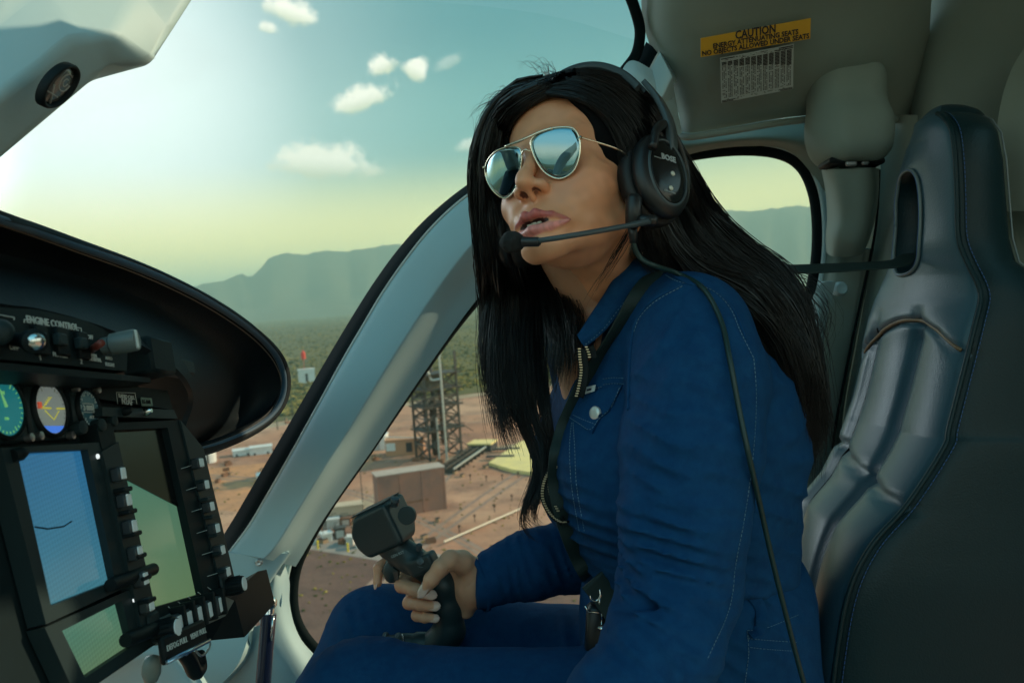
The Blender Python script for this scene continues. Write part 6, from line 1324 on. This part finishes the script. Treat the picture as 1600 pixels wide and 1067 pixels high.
# microphone
bs_=HL([.104,-.060,-.004])[0]
m=MB(); m.box(V(1012,345,.775),(.020,.012,.011),bev=.003); m.box(V(990,330,.782),(.016,.016,.034),bev=.004); m.build('boom_mount',M_hs,hs,sharp=50)
bp=catmull([V(1014,346,.765),V(985,352,.745),(V(930,362,.722)),V(870,372,.718),V(828,378,.735)],8); MB().tube(bp,[.0032]*8+[.0027]*(len(bp)-8),10).build('boom',M_hs2,hs,smooth=True)
MB().lathe(V(835,378,.731),V(812,378,.739)-V(835,378,.731),[(.003,-.006),(.0046,-.004),(.0048,.008),(.0052,.012)],18).build('boom_collar',M_hs,hs,smooth=True,sharp=50)
v,f=isosurf(lambda P: ell(P,V(801,378,.744),(.0125,.011,.0105))+f32(.0006)*snoise(P,600),V(801,378,.744)-.02,V(801,378,.744)+.02,.0012); obj('microphone_foam',v,f,mat('foam',(.012,.014,.015),.95,bump=[(500,.8,.001,'n')]),hs)
cab=[V(988,352,.788),V(990,380,.79),V(1000,402,.795),V(1022,415,.795)]+[hit(x,y,lift=.006) for x,y in((1060,428),(1098,450),(1126,500),(1140,560))]+[V(x,y,min(hit(x,y,lift=.008)[1],c_)) for x,y,c_ in((1155,640,.755),(1172,720,.755),(1190,800,.76),(1208,880,.775))]+[V(1228,960,.79),V(1246,1030,.81),V(1268,1110,.82)]
MB().tube(catmull(cab,8),.0027,8).build('cable',mat('dark_green_cable',(.010,.035,.035),.45),hs,smooth=True)
MB().tube(cab[:2],[.0055,.0040],10).build('strain_relief',M_hs,hs,smooth=True)
# ---------------------------------------------------------------- sunglasses
sg_=thing('sunglasses','gold rimmed aviator sunglasses with mirrored lenses on the pilot','sunglasses',HL([0,0,.1])[0])
M_gold=mat('pale_gold_wire',(.90,.82,.66),.18,1); M_lens=mat('mirror_lens',(.24,.38,.44),.02,1)
Rh=HRm.T; oc=toH([0,0,0])
def onlens(px,py):
    d=Rh@V(px,py,1.0); ts=np.linspace(.68,1.0,1600); P=oc+ts[:,None]*d; g=P[:,2]-(.1045-5.2*P[:,0]**2+.34*P[:,1]-4.0*(P[:,1]+.005)**2); i=int(np.argmax(g<0)); k=g[i-1]/(g[i-1]-g[i]) if i>0 else 0; return P[i-1]*(1-k)+P[i]*k
for nm,out in (('near',[(829,224),(837,211),(857,202),(880,199),(897,202),(905,216),(906,240),(899,263),(885,276),(869,279),(850,269),(836,248)]),('far',[(758,266),(763,249),(776,236),(794,230),(809,231),(815,240),(814,261),(809,286),(800,303),(788,310),(773,301),(762,284)])):
    O=np.array(out,float); c=O.mean(0); O=catmull(O,4,closed=True); rim=HL([onlens(*p) for p in O])
    MB().tube(np.concatenate([rim,rim[:2]]),.00085,8,cap=False).build('rim',M_gold,sg_,smooth=True)
    rows=[rim-HRm[:,2]*.0002]
    for k in (.85,.68,.5,.32,.15): rows.append(HL([onlens(*(c+(p-c)*k)) for p in O]))
    v=np.concatenate(rows+[HL([onlens(*c)])]); n=len(O); fcs=[(i*n+j,i*n+(j+1)%n,(i+1)*n+(j+1)%n,(i+1)*n+j) for i in range(len(rows)-1) for j in range(n)]+[((len(rows)-1)*n+j,(len(rows)-1)*n+(j+1)%n,len(rows)*n) for j in range(n)]
    o=obj('lens',v,fcs,M_lens,sg_); md=o.modifiers.new('th','SOLIDIFY'); md.thickness=.0012; md.offset=0
bar=HL([onlens(*p)+np.array([0,0,.001]) for p in catmull(np.array([(790,230),(806,224),(825,216),(845,207),(864,201)],float),5)]); MB().tube(bar,.0013,8).build('brow_bar',M_gold,sg_,smooth=True)
br=HL([onlens(*p)+np.array([0,0,z]) for p,z in (((815,243),0),((819,238),.002),((824,236),.003),((829,237),0))]); MB().tube(catmull(br,5),.001,8).build('bridge',M_gold,sg_,smooth=True)
hn=onlens(906,216); hf=onlens(758,262)
for h_,s_ in((hn,1),(hf,-1)):
    P=HL([h_,h_+np.array([s_*.003,0,-.004]),[s_*.0765,h_[1]-.001,.045],[s_*.079,h_[1]-.004,.018],[s_*.078,h_[1]-.012,-.004]]); MB().tube(catmull(P,6),.0010,8).build('temple_arm',M_gold,sg_,smooth=True)
    MB().box(HL([h_+np.array([s_*.001,0,.0])])[0],(.003,.003,.004),HRm,bev=.0006).build('hinge',M_gold,sg_)
# ---------------------------------------------------------------- harness
M_web=mat('dark_green_webbing',(.014,.030,.030),.6,bump=[(700,.6,.0006,'n')],spec=.3)
bl=thing('seat_harness','dark green shoulder harness from headrest slot to buckle at the waist','seat belt',hit(935,930,lift=.02))
p1=[np.array([.60,1.075,.120]),np.array([.555,1.072,.118]),V(1400,412,1.05),V(1330,417,1.03),V(1270,420,1.00),V(1210,422,.985),V(1140,430,.96)]
MB().ribbon(catmull(p1,6),np.linspace(.020,.030,37),.0022,np.array([0,.80,.42])).build('rear_strap',M_web,bl,smooth=True)
pp_=[(1040,408),(1012,440),(985,482),(958,525),(932,565),(908,607),(888,650),(874,695),(868,740),(876,785),(890,830),(908,872),(928,905)]
P=path(pp_,n=5,lift=.007); 
for _ in range(3): P[1:-1]=.25*P[:-2]+.5*P[1:-1]+.25*P[2:]
P[:,1]-=.004
MB().ribbon(P,np.interp(np.arange(len(P)),[0,len(P)*.6,len(P)-1],[.0215,.020,.027]),.0022,(.9,.1,.42)).build('shoulder_strap',M_web,bl,smooth=True)
bd_=.895
m=MB(); m.box(V(930,992,bd_),(.022,.024,.072),np.array([[1,0,.05],[0,1,0],[-.05,0,1]]),bev=.004); m.build('buckle_body',M_hs,bl,sharp=50)
for q_,r_ in ((Vs([(914,946,bd_-.014),(919,955,bd_-.014),(941,957,bd_-.014)]),.0011),(Vs([(912,1020,bd_-.013),(919,1030,bd_-.013)]),.0011),(catmull(Vs([(921,925,bd_-.01),(924,935,bd_-.012),(932,938,bd_-.012),(938,930,bd_-.012),(937,920,bd_-.01)]),5),.0016),(Vs([(938,930,bd_-.012),(936,945,bd_-.012),(940,955,bd_-.012),(940,975,bd_-.012)]),.0013)): MB().tube(q_,r_,8).build('buckle_trim',M_chrome,bl,smooth=True)
m=MB(); m.lathe(V(947,984,bd_-.006),(-.08,-.1,-1),[(.003,-.002),(.0095,0),(.0095,.07),(.006,.075)],20); m.build('release_lever',mat('pale_green_plastic',(.30,.42,.38),.4),bl,sharp=40)
m=MB(); m.lathe(V(943,975,bd_-.008),(-.08,-.1,-1),[(.004,0),(.0085,.002),(.0085,.005),(.004,.007)],20); m.build('lever_collar',M_chrome,bl,smooth=True)
m=MB(); m.ribbon(catmull([V(925,905,.885),V(945,930,.885),V(965,960,.88),V(985,1000,.87)],5),.03,.003,(.8,.1,.5)); m.build('lap_strap',M_web,bl,smooth=True)
# ---------------------------------------------------------------- cyclic stick
M_grip=mat('teal_black_grip',(.020,.038,.042),.42,bump=[(300,.15,.0005,'n')],spec=.5)
cy=thing('cyclic_stick','dark teal cyclic control stick with boxy switch head in the right hand','control stick',V(600,1012,1.08))
hx=unit(V(640,800,1.075)-V(575,830,1.10)); hu=unit(V(590,790,1.085)-V(610,850,1.085)); hu=unit(hu-hx*np.dot(hu,hx)); hy=np.cross(hx,hu); HX=np.stack([hx,hy,hu],1)
def sd_box(P):
    c=V(598,822,1.085); d=rbox(P,c,(.036,.030,.031),.007,HX)
    q=(P-c.astype(f32))@HX.astype(f32)
    d=smax(d,(q@np.asarray(unit([-.75,0,.6]),f32))-.033,.004); d=smax(d,(q@np.asarray(unit([.0,-.8,-.65]),f32))-.030,.004); d=smax(d,(q@np.asarray(unit([-.8,0,-.5]),f32))-.036,.004)
    e=rbox(P,V(622,848,1.085),(.016,.018,.022),.005,HX); d=smin(d,e,.004)
    return d
c=V(598,822,1.085); v,f=isosurf(sd_box,c-.075,c+.075,.0022); obj('switch_head',v,f,M_grip,cy)
m=MB(); m.box(c+hx*.004+hu*.0315,(.058,.050,.0014),HX,bev=.0005); m.build('head_cap_plate',M_grip,cy,sharp=30)
m=MB(); m.box(c-hx*.036+hu*.006-hy*.014,(.002,.002,.012),HX,bev=.0005); m.build('head_slot',M_black,cy)
def sd_neck(P):
    d=chain(P,J([(612,850,1.082),(640,872,1.078),(672,890,1.075),(694,915,1.073),(700,950,1.075)]),[.022,.019,.018,.0185,.019],.01)
    d=smin(d,chain(P,J([(700,950,1.075),(702,985,1.078),(690,1003,1.082),(668,1012,1.085)]),[.019,.021,.022,.019],.01),.01)
    d=smin(d,rbox(P,V(662,880,1.060),(.020,.012,.012),.005,HX),.008)
    # trigger guard on the far/left side
    d=smin(d,ell(P,V(612,893,1.085),(.012,.008,.016)),.006)
    return d
v,f=isosurf(sd_neck,V(590,1060,1.1)-[0,.1,0],V(745,820,1.1)+[0,.08,0],.0022); obj('grip',v,f,M_grip,cy)
m=MB(); m.tube(catmull(Vs([(676,1008,1.084),(650,1008,1.084),(625,1008,1.084),(592,1012,1.084)]),5),[.0185]*6+[.0165]*5+[.0155]*5,22); m.build('base_tube',M_grip,cy,sharp=40)
m=MB(); 
for x,r_ in((626,.0178),(606,.0185)): m.lathe(V(x,1008,1.084),V(x-5,1009,1.084)-V(x,1008,1.084),[(r_*.95,-.002),(r_,-.001),(r_,.003),(r_*.95,.004)],26)
m.build('tube_collar',M_hs2,cy,smooth=True,sharp=40)
MB().tube(catmull(Vs([(628,990,1.066),(631,1000,1.0645),(629,1012,1.066),(632,1020,1.07)]),5),.0009,6).build('safety_wire',M_chrome,cy,smooth=True)
MB().lathe(V(636,805,1.05),(-.2,-1,.1),[(.003,-.006),(.0125,-.004),(.0130,0),(.0125,.0025),(.003,.003)],24).build('trim_wheel',M_grip,cy,sharp=40)
MB().lathe(V(617,786,1.06),(.1,-.3,1),[(.005,-.004),(.0055,.002),(.007,.004),(.006,.008),(.002,.009)],16).build('hat_switch',M_hs2,cy,sharp=50)
MB().lathe(V(659,877,1.052),(-.25,-.9,.45),[(.0085,-.004),(.0085,.001),(.0055,.0015),(.0055,.0055),(.004,.0065)],20).build('thumb_button',M_hs2,cy,sharp=40)
MB().lathe(V(655,853,1.062),(.1,-.2,1),[(.004,-.006),(.0045,.002),(.002,.004)],14).build('top_button',M_hs2,cy,sharp=40)
m=MB(); m.prism([V(602,878,1.086),V(622,893,1.07),V(622,906,1.075),V(604,908,1.09),V(596,892,1.09)],np.array([0,.012,0])); fix(m.build('trigger',M_grip,cy))
t=MB(); textmb(t,'GEN RST',.0052,V(621,866,1.052),V(640,858,1.05)-V(602,874,1.056),hu); t.build('grip_text',mat('faded_print',(.30,.36,.36),.5),cy)
m=MB(); m.tube(Vs([(470,1200,1.10),(600,1012,1.084)]),.016,14); m.build('stick_shaft',M_grip,cy,smooth=True)
bpy.context.view_layer.update()
